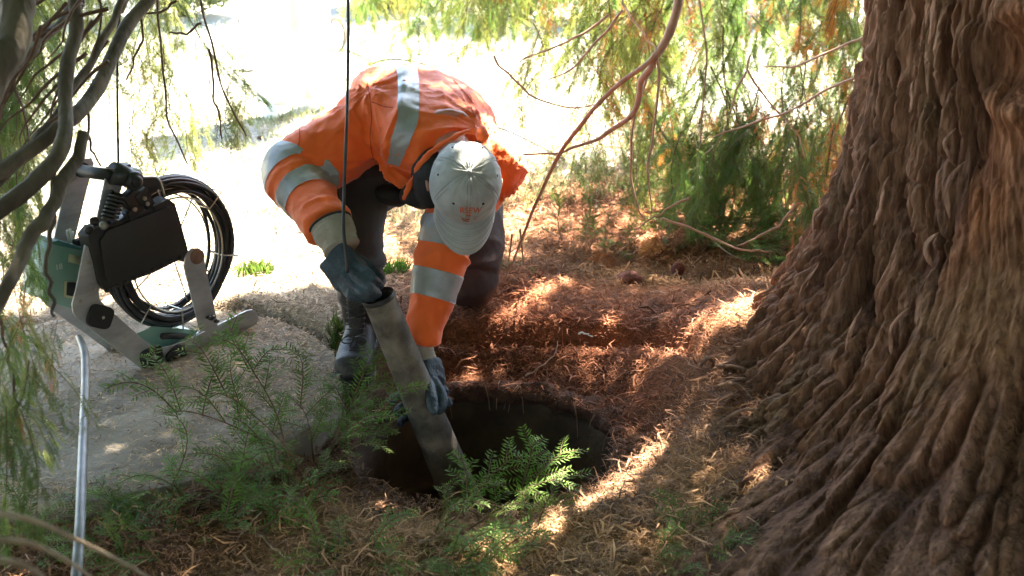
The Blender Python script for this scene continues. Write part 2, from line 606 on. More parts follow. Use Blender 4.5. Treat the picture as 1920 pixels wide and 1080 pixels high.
# ------------------------------------------------------------------ concrete cover slab
SCN = np.array([-1.055, 2.985])
SR = 0.60
nA = 160
ang = np.linspace(0, 2 * math.pi, nA, endpoint=False)
rings = []
chip = 1 + 0.012 * vnoise(np.cos(ang) * 5, np.sin(ang) * 5, 0, 77) + 0.006 * vnoise(np.cos(ang) * 17, np.sin(ang) * 17, 0, 78)
for r, z in [(SR - 0.004, -0.07), (SR, -0.02), (SR, 0.022), (SR - 0.003, 0.027), (SR - 0.008, 0.0285)] + [(SR * k, 0.0285) for k in np.linspace(0.93, 0.02, 26)]:
    x = SCN[0] + r * chip * np.cos(ang)
    y = SCN[1] + r * chip * np.sin(ang)
    zz = z + (0.004 * fbm(x * 6, y * 6, 0, 4, 55) + 0.02 * (y - SCN[1]) * 0 if z > 0.028 else 0)
    rings.append(np.stack([x, y, np.broadcast_to(zz, x.shape)], -1))
mb = MB().rings(rings)
slab = mb.build("concrete_cover", M_concrete, None, autosmooth=True)
tag(slab, "round grey concrete manhole cover slab lying flat under the cable reel, strewn with dry needles", "concrete slab")
SLZ = 0.031

# ------------------------------------------------------------------ dry needles
def litter(n, xr, yr, L=(0.012, 0.030), w=0.0011, lift=0.35, keep=None, zoff=0.002, zfun=gh, col=litcol, seed=1, ccont=0.35):
    g = np.random.default_rng(seed)
    x = g.uniform(*xr, n)
    y = g.uniform(*yr, n)
    if keep is not None:
        k = keep(x, y, g)
        x, y = x[k], y[k]
    n = len(x)
    th = g.uniform(0, 2 * math.pi, n) + 1.2 * vnoise(x * 5, y * 5, 0, 71)
    l = g.uniform(*L, n)
    ti = np.abs(g.normal(0, lift, n))
    ti = np.clip(ti, 0, 1.2)
    d = np.stack([np.cos(th) * np.cos(ti), np.sin(th) * np.cos(ti), np.sin(ti)], -1)
    s = np.stack([-np.sin(th), np.cos(th), g.normal(0, 0.4, n)], -1)
    s /= np.linalg.norm(s, axis=1)[:, None]
    P0 = np.stack([x, y, zfun(x, y) + zoff + g.uniform(0, 0.007, n)], -1)
    ww = w * g.uniform(0.6, 1.5, n)[:, None]
    bend = g.normal(0, 0.18, n)[:, None] * l[:, None]
    up = np.array([0, 0, 1.0])
    P1 = P0 + d * l[:, None] * 0.5 + s * bend + up * (0.08 * l[:, None])
    P2 = P0 + d * l[:, None]
    P2[:, 2] = np.maximum(P2[:, 2] - 0.25 * l * np.sin(ti), zfun(P2[:, 0], P2[:, 1]) + 0.001)
    V = np.stack([P0 - s * ww * .6, P0 + s * ww * .6, P1 + s * ww, P1 - s * ww, P2 + s * ww * .25, P2 - s * ww * .25], 1).reshape(-1, 3)
    b = np.arange(n)[:, None] * 6
    F = np.concatenate([b + np.array([0, 1, 2, 3]), b + np.array([3, 2, 4, 5])], 0)
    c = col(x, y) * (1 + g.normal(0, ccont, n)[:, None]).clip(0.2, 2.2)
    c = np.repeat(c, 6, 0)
    return V, F, c


def near_hole(x, y, rmin=HR - 0.015):
    return np.hypot(x - HC[0], y - HC[1]) > rmin


def on_slab(x, y, k=1.0):
    return np.hypot(x - SCN[0], y - SCN[1]) < SR * k


def keepf(x, y, g):
    k = near_hole(x, y, HR - 0.02) & ~on_slab(x, y, 1.0 - .02 * g.random(len(x)))
    k &= np.abs(x) < 0.46 * y + 0.25
    k &= np.hypot(x - TRC[0], y - TRC[1]) > 0.95
    k &= (0.55 + 0.45 * vnoise(x * 5, y * 5, 0, 88)) > g.random(len(x)) * 0.75
    return k


parts = [litter(285000, (-1.9, 1.9), (1.75, 4.3), keep=keepf, seed=2),
         litter(60000, (-2.4, 2.6), (4.2, 6.6), keep=keepf, seed=3, w=0.0018, L=(0.02, 0.04))]
# twiggy coarser bits
parts.append(litter(20000, (-1.9, 1.9), (1.75, 5.0), L=(0.03, 0.075), w=0.0021, lift=0.35, ccont=.5, keep=keepf, seed=4, zoff=0.006))
Vs, Fs, Cs, n0 = [], [], [], 0
for v, f, c in parts:
    Vs.append(v); Fs.append(f + n0); Cs.append(c); n0 += len(v)
lit = link("needle_litter", npmesh("needle_litter", np.concatenate(Vs), np.concatenate(Fs), M_litter, False, np.concatenate(Cs)))
tag(lit, "dry reddish brown conifer needles covering the forest floor around the manhole", "needle litter", kind="stuff")


def strawc(x, y):
    c = np.array([0.40, 0.29, 0.18]) + 0 * np.asarray(x)[..., None]
    return c * (0.8 + 0.5 * np.random.default_rng(1).random(len(x)))[:, None]


v, f, c = litter(46000, (-1.7, -0.4), (2.35, 3.62), L=(0.012, 0.026), w=0.0013, lift=0.10,
                 keep=lambda x, y, g: on_slab(x, y, 0.985) & ((0.42 + 0.5 * fbm(x * 4, y * 4, 0, 3, 12) + 0.5 * sstep(0.75, 0.98, np.hypot(x - SCN[0], y - SCN[1]) / SR)) > g.random(len(x)) * 1.1),
                 zfun=lambda x, y: 0 * x + SLZ, zoff=0.001, col=strawc, seed=6)
o = link("loose_slab_needles", npmesh("loose_slab_needles", v, f, M_litter, False, c))
tag(o, "thin scatter of pale dry needles lying on the round concrete slab", "needle litter", kind="stuff")

# ------------------------------------------------------------------ big trunk at the right
def trunk_r(z):
    z = np.asarray(z, float)
    return 0.735 + 0.40 * np.exp(-np.maximum(z, 0.0) / 0.33) - 0.028 * np.maximum(z - 1, 0)


tree = empty("conifer_tree", (0, 0, 0), "huge conifer with thick fibrous red-brown trunk on the right and drooping green and orange branches", "tree")
nth = 1100
zs = np.concatenate([np.linspace(-0.25, 1.45, 430), np.geomspace(1.47, 9, 60)])
# denser where it faces the camera
th = np.linspace(0, 2 * math.pi, nth, endpoint=False)
th = th + 0.55 * np.sin(th - 0.55)   # packs vertices around theta = pi+0.55
TH, ZZ = np.meshgrid(th, zs, indexing='xy')
cx_, sx_ = np.cos(TH), np.sin(TH)
warp = 0.11 * fbm(cx_ * 2.5, sx_ * 2.5, ZZ * 1.8, 3, 100) + 0.030 * fbm(cx_ * 8, sx_ * 8, ZZ * 5, 2, 104) + 0.009 * fbm(cx_ * 22, sx_ * 22, ZZ * 14, 2, 106)
T2 = TH + warp + 0.25 * ZZ
c2_, s2_ = np.cos(T2), np.sin(T2)
flare = np.exp(-np.maximum(ZZ, 0) / 0.35)
lobes = 1.0 * np.exp(-((TH - 4.0) / 0.45) ** 2) * np.exp(-np.maximum(ZZ, 0) / 0.20) + 0.09 * fbm(c2_ * 1.6, s2_ * 1.6, ZZ * 0.35, 2, 110) + flare * 0.13 * vnoise(c2_ * 2.6, s2_ * 2.6, ZZ * 0.5, 115)
n1 = vnoise(c2_ * 7, s2_ * 7, ZZ * 1.2, 120)
n2 = vnoise(c2_ * 15, s2_ * 15, ZZ * 2.8, 121)
n3 = vnoise(c2_ * 34, s2_ * 34, ZZ * 6, 122)
n4 = fbm(c2_ * 62, s2_ * 62, ZZ * 9, 2, 123)
n5 = vnoise(c2_ * 110, s2_ * 110, ZZ * 14, 125)
chunk = fbm(cx_ * 13, sx_ * 13, ZZ * 13, 3, 127)
rg1, rg2, rg3 = 1 - np.abs(n1), 1 - np.abs(n2), 1 - np.abs(n3)
smoothm = sstep(0.05, 0.45, fbm(cx_ * 2.2 + 4, sx_ * 2.2, ZZ * 0.8, 2, 130) + 0.95 * np.exp(-((TH - 3.95) / 0.27) ** 2) * sstep(.12, .3, ZZ) - 0.35 * np.exp(-((TH - 3.4) / 0.28) ** 2))
smoothm = smoothm * sstep(.18, .5, ZZ)
rough_amp = 1.0 - 0.88 * smoothm
gr1, gr2, gr3 = np.exp(-(n1 / .075) ** 2), np.exp(-(n2 / .12) ** 2), np.exp(-(n3 / .20) ** 2)
tv_ = 3.2 * (n1 * .6 + .5 * vnoise(c2_ * 11, s2_ * 11, ZZ * 2.4, 126))
terr = np.floor(tv_) + sstep(.78, 1.0, tv_ - np.floor(tv_))
disp = rough_amp * (-0.034 * gr1 - 0.026 * gr2 - 0.017 * gr3 + 0.010 * terr) + (0.45 + .55 * rough_amp) * (0.011 * n4 + 0.008 * n5) - 0.006 * (1 - rough_amp) * gr3
gr4 = np.exp(-(vnoise(c2_ * 10, s2_ * 10, ZZ * 11, 128) / .07) ** 2) * sstep(-.1, .3, vnoise(c2_ * 6, s2_ * 6, ZZ * 6, 129))
disp = disp - 0.013 * gr4 * rough_amp
lowz = sstep(0.55, 0.10, ZZ)
rx_, ry_ = 1.15 * cx_, 1.15 * sx_
w3 = .05 * vnoise(rx_ * 9, ry_ * 9, ZZ * 9, 160)
fl1 = np.abs(vnoise((rx_ + w3) * 11, (ry_ + w3) * 11, (ZZ + w3) * 7, 161))
fl2 = np.abs(vnoise((rx_ + w3) * 26, (ry_ + w3) * 26, (ZZ - w3) * 17, 162))
fl3 = np.abs(vnoise(rx_ * 60, ry_ * 60, ZZ * 44, 163))
disp = disp + (.25 + .75 * lowz) * (-0.030 * np.exp(-(fl1 / .13) ** 2) - 0.020 * np.exp(-(fl2 / .18) ** 2) + .010 * fl3) * (.4 + .6 * rough_amp)
disp = disp + 0.05 * lowz * np.abs(chunk) * rough_amp
# knot / burl scar with folded bark high on the left of the face
kth, kz = 3.80, 0.99
dk = np.hypot((TH - kth) / 0.16, (ZZ - kz) / 0.10)
disp = disp + 0.035 * np.exp(-((dk - 1.0) / 0.35) ** 2) - 0.05 * np.exp(-(dk / 0.55) ** 2)
rr_ = trunk_r(ZZ) + lobes * 0.6 + disp
Xt, Yt = TRC[0] + rr_ * cx_, TRC[1] + rr_ * sx_
Vt = np.stack([Xt, Yt, ZZ], -1).reshape(-1, 3)
grey = np.array([0.31, 0.165, 0.098]); redb = np.array([0.38, 0.150, 0.066]); deep = np.array([0.10, 0.048, 0.03]); moss = np.array([0.12, 0.12, 0.06])
ridge = np.clip(1 - .9 * gr1 - .6 * gr2 - .3 * gr3, 0, 1) * (.72 + .28 * vnoise(c2_ * 9, s2_ * 9, ZZ * 2, 141))
C = deep + (grey - deep) * ridge[..., None]
C = C + (redb - C) * (smoothm * 0.85 * (0.6 + 0.4 * vnoise(c2_ * 22, s2_ * 22, ZZ * 3, 140)))[..., None]
C = C + (moss - C) * (0.45 * sstep(0.1, 0.6, fbm(cx_ * 3, sx_ * 3, ZZ * 2, 3, 150)))[..., None]
C = C * (1 + 0.22 * n4)[..., None]
C = C + (deep - C) * (.75 * (.3 + .7 * lowz) * np.clip(np.exp(-(fl1 / .13) ** 2) + .7 * np.exp(-(fl2 / .18) ** 2), 0, 1))[..., None]
lower = sstep(0.45, 0.0, ZZ)
idx = np.arange(len(zs) * nth).reshape(len(zs), nth)
Fq = np.stack([idx[:-1], np.roll(idx, -1, 1)[:-1], np.roll(idx, -1, 1)[1:], idx[1:]], -1).reshape(-1, 4)
trunk = link("trunk", npmesh("trunk", Vt, Fq, M_bark, True, C.reshape(-1, 3)), tree)


def trunk_pt(t, z, out=0.0):
    r = float(trunk_r(z)) + out
    return np.array([TRC[0] + r * math.cos(t), TRC[1] + r * math.sin(t), z])


# loose strips of bark standing proud of the trunk
def strip_pts(t, z, ln, tw):
    P = []
    for k in np.linspace(0, 1, 9):
        P.append(trunk_pt(t + tw * k * 0.1 + 0.015 * math.sin(5 * k + t * 9), z + ln * (k - .5), 0.004 + 0.012 * math.sin(math.pi * k) + 0.004 * random.random()))
    return np.array(P)


for i in range(14):
    t = random.uniform(3.05, 3.7)
    z = random.uniform(0.0, 1.1)
    if 4.05 < t < 4.5 and random.random() < 0.75:
        continue
    ln = random.uniform(0.10, 0.30)
    P = strip_pts(t, z, ln * .6, random.uniform(-0.2, 0.2))
    w_ = random.uniform(0.006, 0.012)
    mbs = MB().tube(P, w_ * np.array([.2, .7, 1, 1, .9, 1, .8, .5, .15]), 8, True, 0.35, up=nrm(P[0] - [TRC[0], TRC[1], P[0][2]]))
    q = mbs.build("bark_strip", M_bark, tree)
    nv = len(q.data.vertices)
    a_ = q.data.attributes.new("Col", 'FLOAT_COLOR', 'POINT')
    cc = np.ones((nv, 4), np.float32); cc[:, :3] = np.array([0.34, 0.185, 0.115]) * random.uniform(0.7, 1.1)
    a_.data.foreach_set("color", cc.ravel())

# surface roots / torn bark chunks at the foot
for i in range(12):
    t = random.uniform(3.1, 3.5)
    rr0 = random.uniform(1.00, 1.10)
    x, y = TRC[0] + rr0 * math.cos(t), TRC[1] + rr0 * math.sin(t)
    z = float(gh(x, y)) + 0.01
    dirv = nrm([math.cos(t) * random.uniform(.2, 1) - math.sin(t) * random.uniform(-1, 1), math.sin(t) * .6 + random.uniform(-.6, .6), random.uniform(-.1, .35)])
    ln = random.uniform(0.05, 0.14)
    P = curve([np.array([x, y, z]) - dirv * ln * .5, np.array([x, y, z + random.uniform(0.005, .03)]), np.array([x, y, z]) + dirv * ln * .5], 7)
    q = MB().tube(P, random.uniform(0.006, 0.013) * np.array([.3, .8, 1, .8, 1, .7, .25]), 7, True, 0.5).build("bark_chunk", M_bark, tree)
    nv = len(q.data.vertices)
    a_ = q.data.attributes.new("Col", 'FLOAT_COLOR', 'POINT')
    cc = np.ones((nv, 4), np.float32); cc[:, :3] = np.array([0.28, 0.16, 0.10]) * random.uniform(0.6, 1.0)
    a_.data.foreach_set("color", cc.ravel())

# ------------------------------------------------------------------ branches
CROWN = np.array([1.55, 3.0, 4.4])


def branch(px_pts, radii, m=M_limb, name="branch", n=40, to_trunk=None, wob=0.006, seg=9):
    P = [at(*p) for p in px_pts]
    if to_trunk is not None:
        a = P[0]
        b = np.array(to_trunk)
        mid = (a * 0.55 + b * 0.45) + np.array([0, 0, 0.25])
        P = [b, mid] + P
        radii = [radii[0] * 1.5, radii[0] * 1.2] + list(radii)
    C_ = curve(P, n)
    R = interp(radii, n)
    k = random.random() * 50
    C_ = C_ + wob * np.stack([vnoise(np.arange(n) * .35 + k, 0, 0, 1), vnoise(np.arange(n) * .35 + k, 9, 0, 2), vnoise(np.arange(n) * .35 + k, 20, 0, 3)], -1)
    R = R * (1 + 0.10 * vnoise(np.arange(n) * 1.3 + k, 3, 0, 4))
    o = MB().tube(C_, R, seg).build(name, m, tree)
    return C_, R


TT = (1.3, 2.9, 4.2)
LIMBS = []
# thick near limbs top-left
LIMBS.append(branch([(30, -260, 2.1), (38, -60, 2.05), (25, 60, 2.0), (-30, 170, 1.95), (-140, 300, 1.9)], [.026, .028, .027, .026, .024], to_trunk=TT))
LIMBS.append(branch([(420, -260, 2.9), (300, -40, 2.75), (235, 60, 2.65), (180, 165, 2.55), (120, 235, 2.45), (30, 300, 2.4), (-120, 380, 2.3)], [.013, .014, .015, .0155, .0155, .015, .014], to_trunk=TT))
LIMBS.append(branch([(170, -220, 2.5), (145, -20, 2.4), (140, 60, 2.38), (122, 130, 2.35), (122, 230, 2.3), (105, 300, 2.25), (50, 360, 2.2), (-60, 430, 2.15)], [.012, .013, .014, .014, .015, .016, .017, .016], to_trunk=TT))
LIMBS.append(branch([(200, -200, 2.7), (135, 5, 2.6), (88, 62, 2.5), (50, 105, 2.45), (5, 160, 2.4), (-80, 230, 2.3)], [.008, .009, .010, .010, .010, .009], to_trunk=TT))
LIMBS.append(branch([(290, -120, 2.8), (232, 0, 2.75), (200, 60, 2.7), (165, 130, 2.65), (100, 215, 2.55), (20, 320, 2.45), (-60, 400, 2.4)], [.007, .008, .009, .009, .009, .008, .008], to_trunk=TT))
LIMBS.append(branch([(160, 250, 2.3), (120, 340, 2.25), (75, 420, 2.2), (30, 500, 2.15), (-20, 600, 2.1)], [.011, .013, .014, .013, .011]))
LIMBS.append(branch([(112, 285, 2.32), (100, 335, 2.3), (98, 420, 2.28), (85, 490, 2.27), (95, 545, 2.27), (105, 590, 2.27)], [.006, .006, .005, .004, .004, .003], seg=7))
# right: the long pale-red hanging branch and its forks
CB = branch([(1330, -330, 3.5), (1285, -90, 3.5), (1268, 20, 3.5), (1240, 90, 3.5), (1215, 115, 3.5), (1130, 190, 3.55), (1060, 270, 3.6), (1010, 370, 3.65), (975, 450, 3.68), (945, 535, 3.7)],
            [.017, .015, .0135, .0125, .0075, .007, .006, .005, .004, .0025], m=M_redtwig, to_trunk=TT, n=60)
LIMBS.append(CB)
LIMBS.append(branch([(1235, 92, 3.5), (1205, 150, 3.55), (1190, 205, 3.6), (1150, 240, 3.65), (1100, 270, 3.7), (1045, 285, 3.75), (960, 292, 3.8)], [.011, .010, .009, .007, .005, .004, .002], m=M_redtwig))
for px in ([(1232, 100, 3.5), (1236, 160, 3.5), (1222, 260, 3.5), (1212, 330, 3.5), (1222, 400, 3.5)],
           [(1215, 130, 3.6), (1190, 240, 3.6), (1183, 320, 3.6), (1190, 370, 3.6), (1210, 410, 3.6)],
           [(1165, -20, 3.9), (1175, 20, 3.85), (1205, 55, 3.8), (1226, 90, 3.75)],
           [(1170, 20, 3.7), (1120, 75, 3.75), (1080, 120, 3.8), (1030, 152, 3.85)],
           [(1140, 30, 3.9), (1080, 70, 3.95), (1020, 95, 4.0), (960, 122, 4.05)],
           [(1640, 60, 3.6), (1570, 92, 3.7), (1500, 120, 3.8), (1430, 125, 3.85)],
           [(1630, 140, 3.6), (1560, 165, 3.7), (1480, 205, 3.8), (1400, 235, 3.9), (1330, 260, 3.95)],
           [(1400, 130, 4.0), (1440, 190, 4.0), (1480, 235, 4.0), (1500, 260, 4.0), (1510, 300, 4.0)],
           [(1410, 100, 4.3), (1380, 180, 4.3), (1350, 260, 4.3), (1310, 300, 4.3)],
           [(1310, -30, 4.4), (1325, 100, 4.4), (1312, 250, 4.4), (1308, 340, 4.4)],
           [(925, 105, 3.9), (960, 150, 3.9), (1010, 185, 3.9), (1080, 200, 3.85), (1120, 195, 3.8)],
           [(1290, 370, 3.9), (1240, 400, 3.9), (1190, 430, 3.9)],
           [(1240, 410, 3.8), (1320, 440, 3.8), (1400, 470, 3.75), (1450, 470, 3.75)],
           [(1500, 380, 3.75), (1450, 430, 3.75), (1380, 460, 3.7)]):
    LIMBS.append(branch(px, [.0045, .004, .0035, .003, .002], m=M_redtwig, seg=6, n=24))
# hanging thin twigs, left
for px in ([(375, -80, 3.1), (378, 20, 3.1), (395, 80, 3.1), (410, 150, 3.12), (440, 215, 3.15), (462, 255, 3.2)],
           [(298, -60, 3.2), (300, 60, 3.2), (305, 150, 3.2), (318, 235, 3.2), (350, 310, 3.2)],
           [(330, 5, 3.0), (305, 18, 3.0), (270, 30, 3.0), (240, 45, 3.0)],
           [(270, 20, 3.0), (260, 90, 3.0), (235, 150, 3.0)],
           [(378, 45, 3.1), (350, 60, 3.1), (315, 65, 3.1)],
           [(0, 600, 2.2), (18, 680, 2.2), (30, 760, 2.2)],
           [(165, 190, 2.7), (168, 270, 2.7), (185, 310, 2.7)],
           [(395, 90, 3.1), (400, 180, 3.2), (420, 260, 3.3)]):
    LIMBS.append(branch(px, [.0035, .003, .003, .0025, .002], m=M_twig, seg=6, n=22, name="twig"))
for i in range(40):
    x0 = random.uniform(-30, 200); y0 = random.uniform(-80, 130)
    d0 = random.uniform(2.3, 3.0)
    pts = [(x0, y0, d0)]
    ax, ay = random.uniform(-70, 10), random.uniform(30, 60)
    for k in range(4):
        x0 += ax + random.uniform(-18, 18); y0 += ay + random.uniform(-15, 15)
        ax *= 0.75; d0 += random.uniform(-.03, .03)
        pts.append((x0, y0, d0))
    LIMBS.append(branch(pts, [.0045, .0035, .003, .002, .0012], m=M_twig, seg=5, n=16, name="twig"))

# ------------------------------------------------------------------ foliage sprays
def needle_rows(P, side, g, nl, nw, step, lo=0.0):
    """needle kites in two rows along polyline P; side = flat-plane vector"""
    seg = np.linalg.norm(np.diff(P, axis=0), axis=1)
    s = np.concatenate([[0], np.cumsum(seg)])
    L = s[-1]
    k = int(L / step)
    if k < 1:
        return np.zeros((0, 3))
    t = (np.arange(k) + 0.5) / k
    pos = np.stack([np.interp(t * L, s, P[:, i]) for i in range(3)], -1)
    T = np.stack([np.interp(t * L, s, np.gradient(P[:, i])) for i in range(3)], -1)
    T /= np.linalg.norm(T, axis=1)[:, None]
    S = side - T * (T @ side)[:, None]
    S /= np.maximum(1e-6, np.linalg.norm(S, axis=1))[:, None]
    Nn = np.cross(T, S)
    out = []
    env = np.sin(np.pi * np.clip(0.18 + 0.72 * t, 0, 1)) ** 0.5
    for sg in (-1, 1):
        l = nl * env * g.uniform(.8, 1.15, k)
        f = g.uniform(.35, .7, k)[:, None]
        d = S * sg + T * f + Nn * g.normal(0, .25, k)[:, None]
        d /= np.linalg.norm(d, axis=1)[:, None]
        w = np.cross(d, Nn)
        w /= np.linalg.norm(w, axis=1)[:, None]
        tip = pos + d * l[:, None] + T * (0.1 * l)[:, None]
        mid = pos + d * (l * 0.45)[:, None]
        out.append(np.stack([pos, mid + w * nw, tip, mid - w * nw], 1))
    return np.concatenate(out).reshape(-1, 3)


def hanging_mesh(name, g, L=0.5, nside=15, nl=0.015, nw=0.0014, step=0.0050, droop=1.0, mats=None):
    """a drooping spray: stem hangs down -Z from the origin"""
    ns = 12
    t = np.linspace(0, 1, ns)
    sway = g.normal(0, .06, 2)
    stem = np.stack([sway[0] * np.sin(t * 3) + .12 * t * g.normal(), sway[1] * np.sin(t * 2.5), -L * t], -1)
    quads = []
    mb = MB().tube(stem, np.linspace(.0026, .0008, ns), 5)
    for i in range(nside):
        u = (i + .5) / nside * .95 + .03
        b = np.array([np.interp(u, t, stem[:, k]) for k in range(3)])
        az = g.uniform(0, 2 * math.pi)
        ln = L * (.42 * (1 - .55 * u)) * g.uniform(.6, 1.15)
        out = np.array([math.cos(az), math.sin(az), 0])
        tt = np.linspace(0, 1, 7)[:, None]
        tw = b + out * ln * .62 * np.sqrt(tt * .98 + .02) * 1.0 + np.array([0, 0, -1]) * ln * (.25 * tt + .75 * tt ** 1.6) * droop
        tw[0] = b
        side = np.cross(out, [0, 0, 1]) + g.normal(0, .3, 3)
        mb.tube(tw, np.linspace(.0013, .0006, 7), 4, cap=False)
        quads.append(needle_rows(tw, side, g, nl, nw, step))
        for j in range(int(3 + 3 * g.random())):
            q = g.uniform(.2, .85)
            bb = np.array([np.interp(q, tt[:, 0], tw[:, k]) for k in range(3)])
            dd = nrm(out * g.uniform(.1, .8) + side * g.choice([-1, 1]) * g.uniform(.3, .9) + np.array([0, 0, -1.0]) * g.uniform(.5, 1.2))
            l2 = ln * g.uniform(.25, .5)
            s2 = bb + dd * l2 * tt[:5] / tt[4] + np.array([0, 0, -1]) * l2 * .25 * (tt[:5] / tt[4]) ** 2
            quads.append(needle_rows(s2, nrm(np.cross(dd, [0, 0, 1]) + g.normal(0, .4, 3)), g, nl * .9, nw, step))
    quads.append(needle_rows(stem, nrm(g.normal(0, 1, 3)), g, nl, nw, step * 1.4))
    Q = np.concatenate(quads)
    V0 = np.concatenate(mb.V)
    n0 = len(V0)
    nq = len(Q) // 4
    F4 = np.arange(nq * 4).reshape(-1, 4) + n0
    F0 = np.array([f for f in mb.F if len(f) == 4])
    me = npmesh(name, np.concatenate([V0, Q]), np.concatenate([F0, F4]), None, False)
    me.materials.append(mats[0])
    me.materials.append(M_twig)
    mi = np.zeros(len(F0) + nq, np.int32)
    mi[:len(F0)] = 1
    me.polygons.foreach_set("material_index", mi)
    return me


GH = {}
for key, mt in (("g", M_green), ("y", M_yellow), ("o", M_orange)):
    GH[key] = [hanging_mesh("hanging_spray", np.random.default_rng(50 + i + 10 * ord(key)), L=0.42 + .05 * (i % 3), nside=15, mats=[mt]) for i in range(4)]


def place_spray(px, py, d, key, sc=1.0, name="hanging_spray", tilt=0.25):
    o = bpy.data.objects.new(name, random.choice(GH[key]))
    COL.objects.link(o)
    o.parent = tree
    p = at(px, py, d)
    o.location = p
    o.rotation_euler = (random.gauss(0, tilt), random.gauss(0, tilt), random.uniform(0, 6.28))
    o.scale = (sc * random.uniform(.85, 1.15),) * 2 + (sc * random.uniform(.8, 1.2),)
    return o


def pick(mix):
    r = random.random()
    return "g" if r < mix[0] else ("y" if r < mix[0] + mix[1] else "o")


# (x range, y range, depth range, count, mix(g,y), scale)
CL = [((1180, 1640), (-230, 250), (4.3, 5.8), 150, (.40, .28), 1.0),
      ((1250, 1620), (150, 290), (4.1, 5.2), 34, (.75, .12), .9),
      ((880, 1230), (-230, -10), (4.4, 5.8), 66, (.30, .50), 1.0),
      ((1000, 1200), (-60, 110), (4.3, 5.2), 14, (.25, .55), .85),
      ((650, 930), (-190, -60), (4.6, 6.3), 40, (.2, .7), .9),
      ((1180, 1600), (200, 320), (4.2, 5.2), 44, (.72, .10), .8),
      ((985, 1180), (190, 330), (4.6, 5.4), 14, (.5, .4), .6),
      ((230, 350), (-120, 130), (3.4, 4.2), 20, (.35, .6), .62),
      ((380, 470), (60, 210), (3.3, 3.9), 7, (.3, .7), .5),
      ((240, 380), (150, 240), (3.6, 4.2), 8, (.4, .6), .5),
      ((-90, 60), (-150, 330), (2.7, 3.6), 62, (.6, .34), .75),
      ((40, 200), (-170, 40), (3.0, 3.9), 22, (.4, .5), .6),
      ((-70, 55), (520, 800), (2.0, 2.4), 20, (.5, .44), .42),
      ((-130, 10), (200, 420), (2.6, 3.1), 16, (.55, .37), .45),
      ((60, 120), (600, 700), (2.2, 2.4), 5, (.4, .3), .26)]
nsp = 0
for (xr, yr, dr, cnt, mix, sc) in CL:
    for i in range(cnt):
        u = random.random()
        px, py, d = random.uniform(*xr), random.uniform(*yr), random.uniform(*dr)
        if xr[0] == 880:
            py = min(py, -230 + (px - 880) * 0.9 + 60 * random.random()) if px < 1000 else py
        k = pick(mix)
        place_spray(px, py, d, k, sc * random.uniform(.75, 1.2) * (0.65 if k == "o" else 1))
        nsp += 1

# a few dead orange sprays near the trunk
for px, py in ((1575, 210), (1560, 255), (1500, 330), (1545, 330), (1500, 400), (1185, 20), (1210, 40), (1330, 200), (1425, 190)):
    place_spray(px, py, random.uniform(3.6, 4.0), "o", random.uniform(.22, .34))

sp_all = [o for o in tree.children if o.name.startswith("hanging_spray")]


def stuff_sprays(objs, name):
    Vs, Fs, mi, n0 = [], [], [], 0
    for o in objs:
        m_ = o.data
        V_ = getV(m_); nf = len(m_.polygons)
        fi = np.empty(nf * 4, np.int32); m_.polygons.foreach_get("vertices", fi)
        key = 0 if m_ in GH["g"] else (1 if m_ in GH["y"] else 2)
        mx_ = np.empty(nf, np.int32); m_.polygons.foreach_get("material_index", mx_)
        M_ = np.array(Matrix.LocRotScale(o.location, o.rotation_euler, o.scale))
        # every second needle only, a little wider: it is far away
        F_ = fi.reshape(-1, 4)
        keepq = (mx_ == 1) | (np.arange(nf) % 5 < 3)
        Vs.append(V_ @ M_[:3, :3].T + M_[:3, 3]); Fs.append(F_[keepq] + n0); mi.append(np.where(mx_[keepq] == 1, 3, key)); n0 += len(V_)
        bpy.data.objects.remove(o)
    me = npmesh(name, np.concatenate(Vs), np.concatenate(Fs), None, False)
    for m_ in (M_green, M_yellow, M_orange, M_twig):
        me.materials.append(m_)
    me.polygons.foreach_set("material_index", np.concatenate(mi).astype(np.int32))
    o = link(name, me, tree)
    o["kind"] = "stuff"


FAR_SPRAYS = None
# crown of the tree overhead (it shades the work site); leaf density and gaps are shaped to place the sun patches
def inpoly(x, y, poly):
    c = np.zeros(len(x), bool)
    n = len(poly)
    for i in range(n):
        x1, y1 = poly[i]
        x2, y2 = poly[(i + 1) % n]
        cond = ((y1 > y) != (y2 > y)) & (x < (x2 - x1) * (y - y1) / (y2 - y1 + 1e-12) + x1)
        c ^= cond
    return c


def gpoly(pts, z):
    return [tuple(on_z(px, py, z)[:2]) for px, py in pts]


LIT_OLD = [gpoly([(560, 700), (628, 675), (632, 735), (540, 752), (515, 745)], .05),
       gpoly([(985, 975), (1080, 925), (1130, 880), (1190, 820), (1235, 815), (1170, 890), (1120, 935), (1010, 995)], -.02),
       gpoly([(840, 1060), (960, 985), (1050, 975), (950, 1060), (860, 1090)], -.02),
       gpoly([(1330, 660), (1375, 630), (1440, 612), (1432, 655), (1385, 705), (1345, 690)], .06),
       gpoly([(940, 590), (1000, 540), (1060, 520), (1060, 545), (990, 580), (940, 600)], .05),
       gpoly([(1095, 600), (1150, 598), (1150, 612), (1095, 615)], .05),
       gpoly([(1255, 690), (1280, 690), (1280, 712), (1250, 712)], .02),
       gpoly([(1030, 425), (1140, 405), (1140, 430), (1040, 445)], .02),
       gpoly([(1290, 400), (1350, 400), (1340, 415), (1290, 415)], .02),
       gpoly([(90, 770), (125, 790), (120, 880), (60, 860)], .25)]
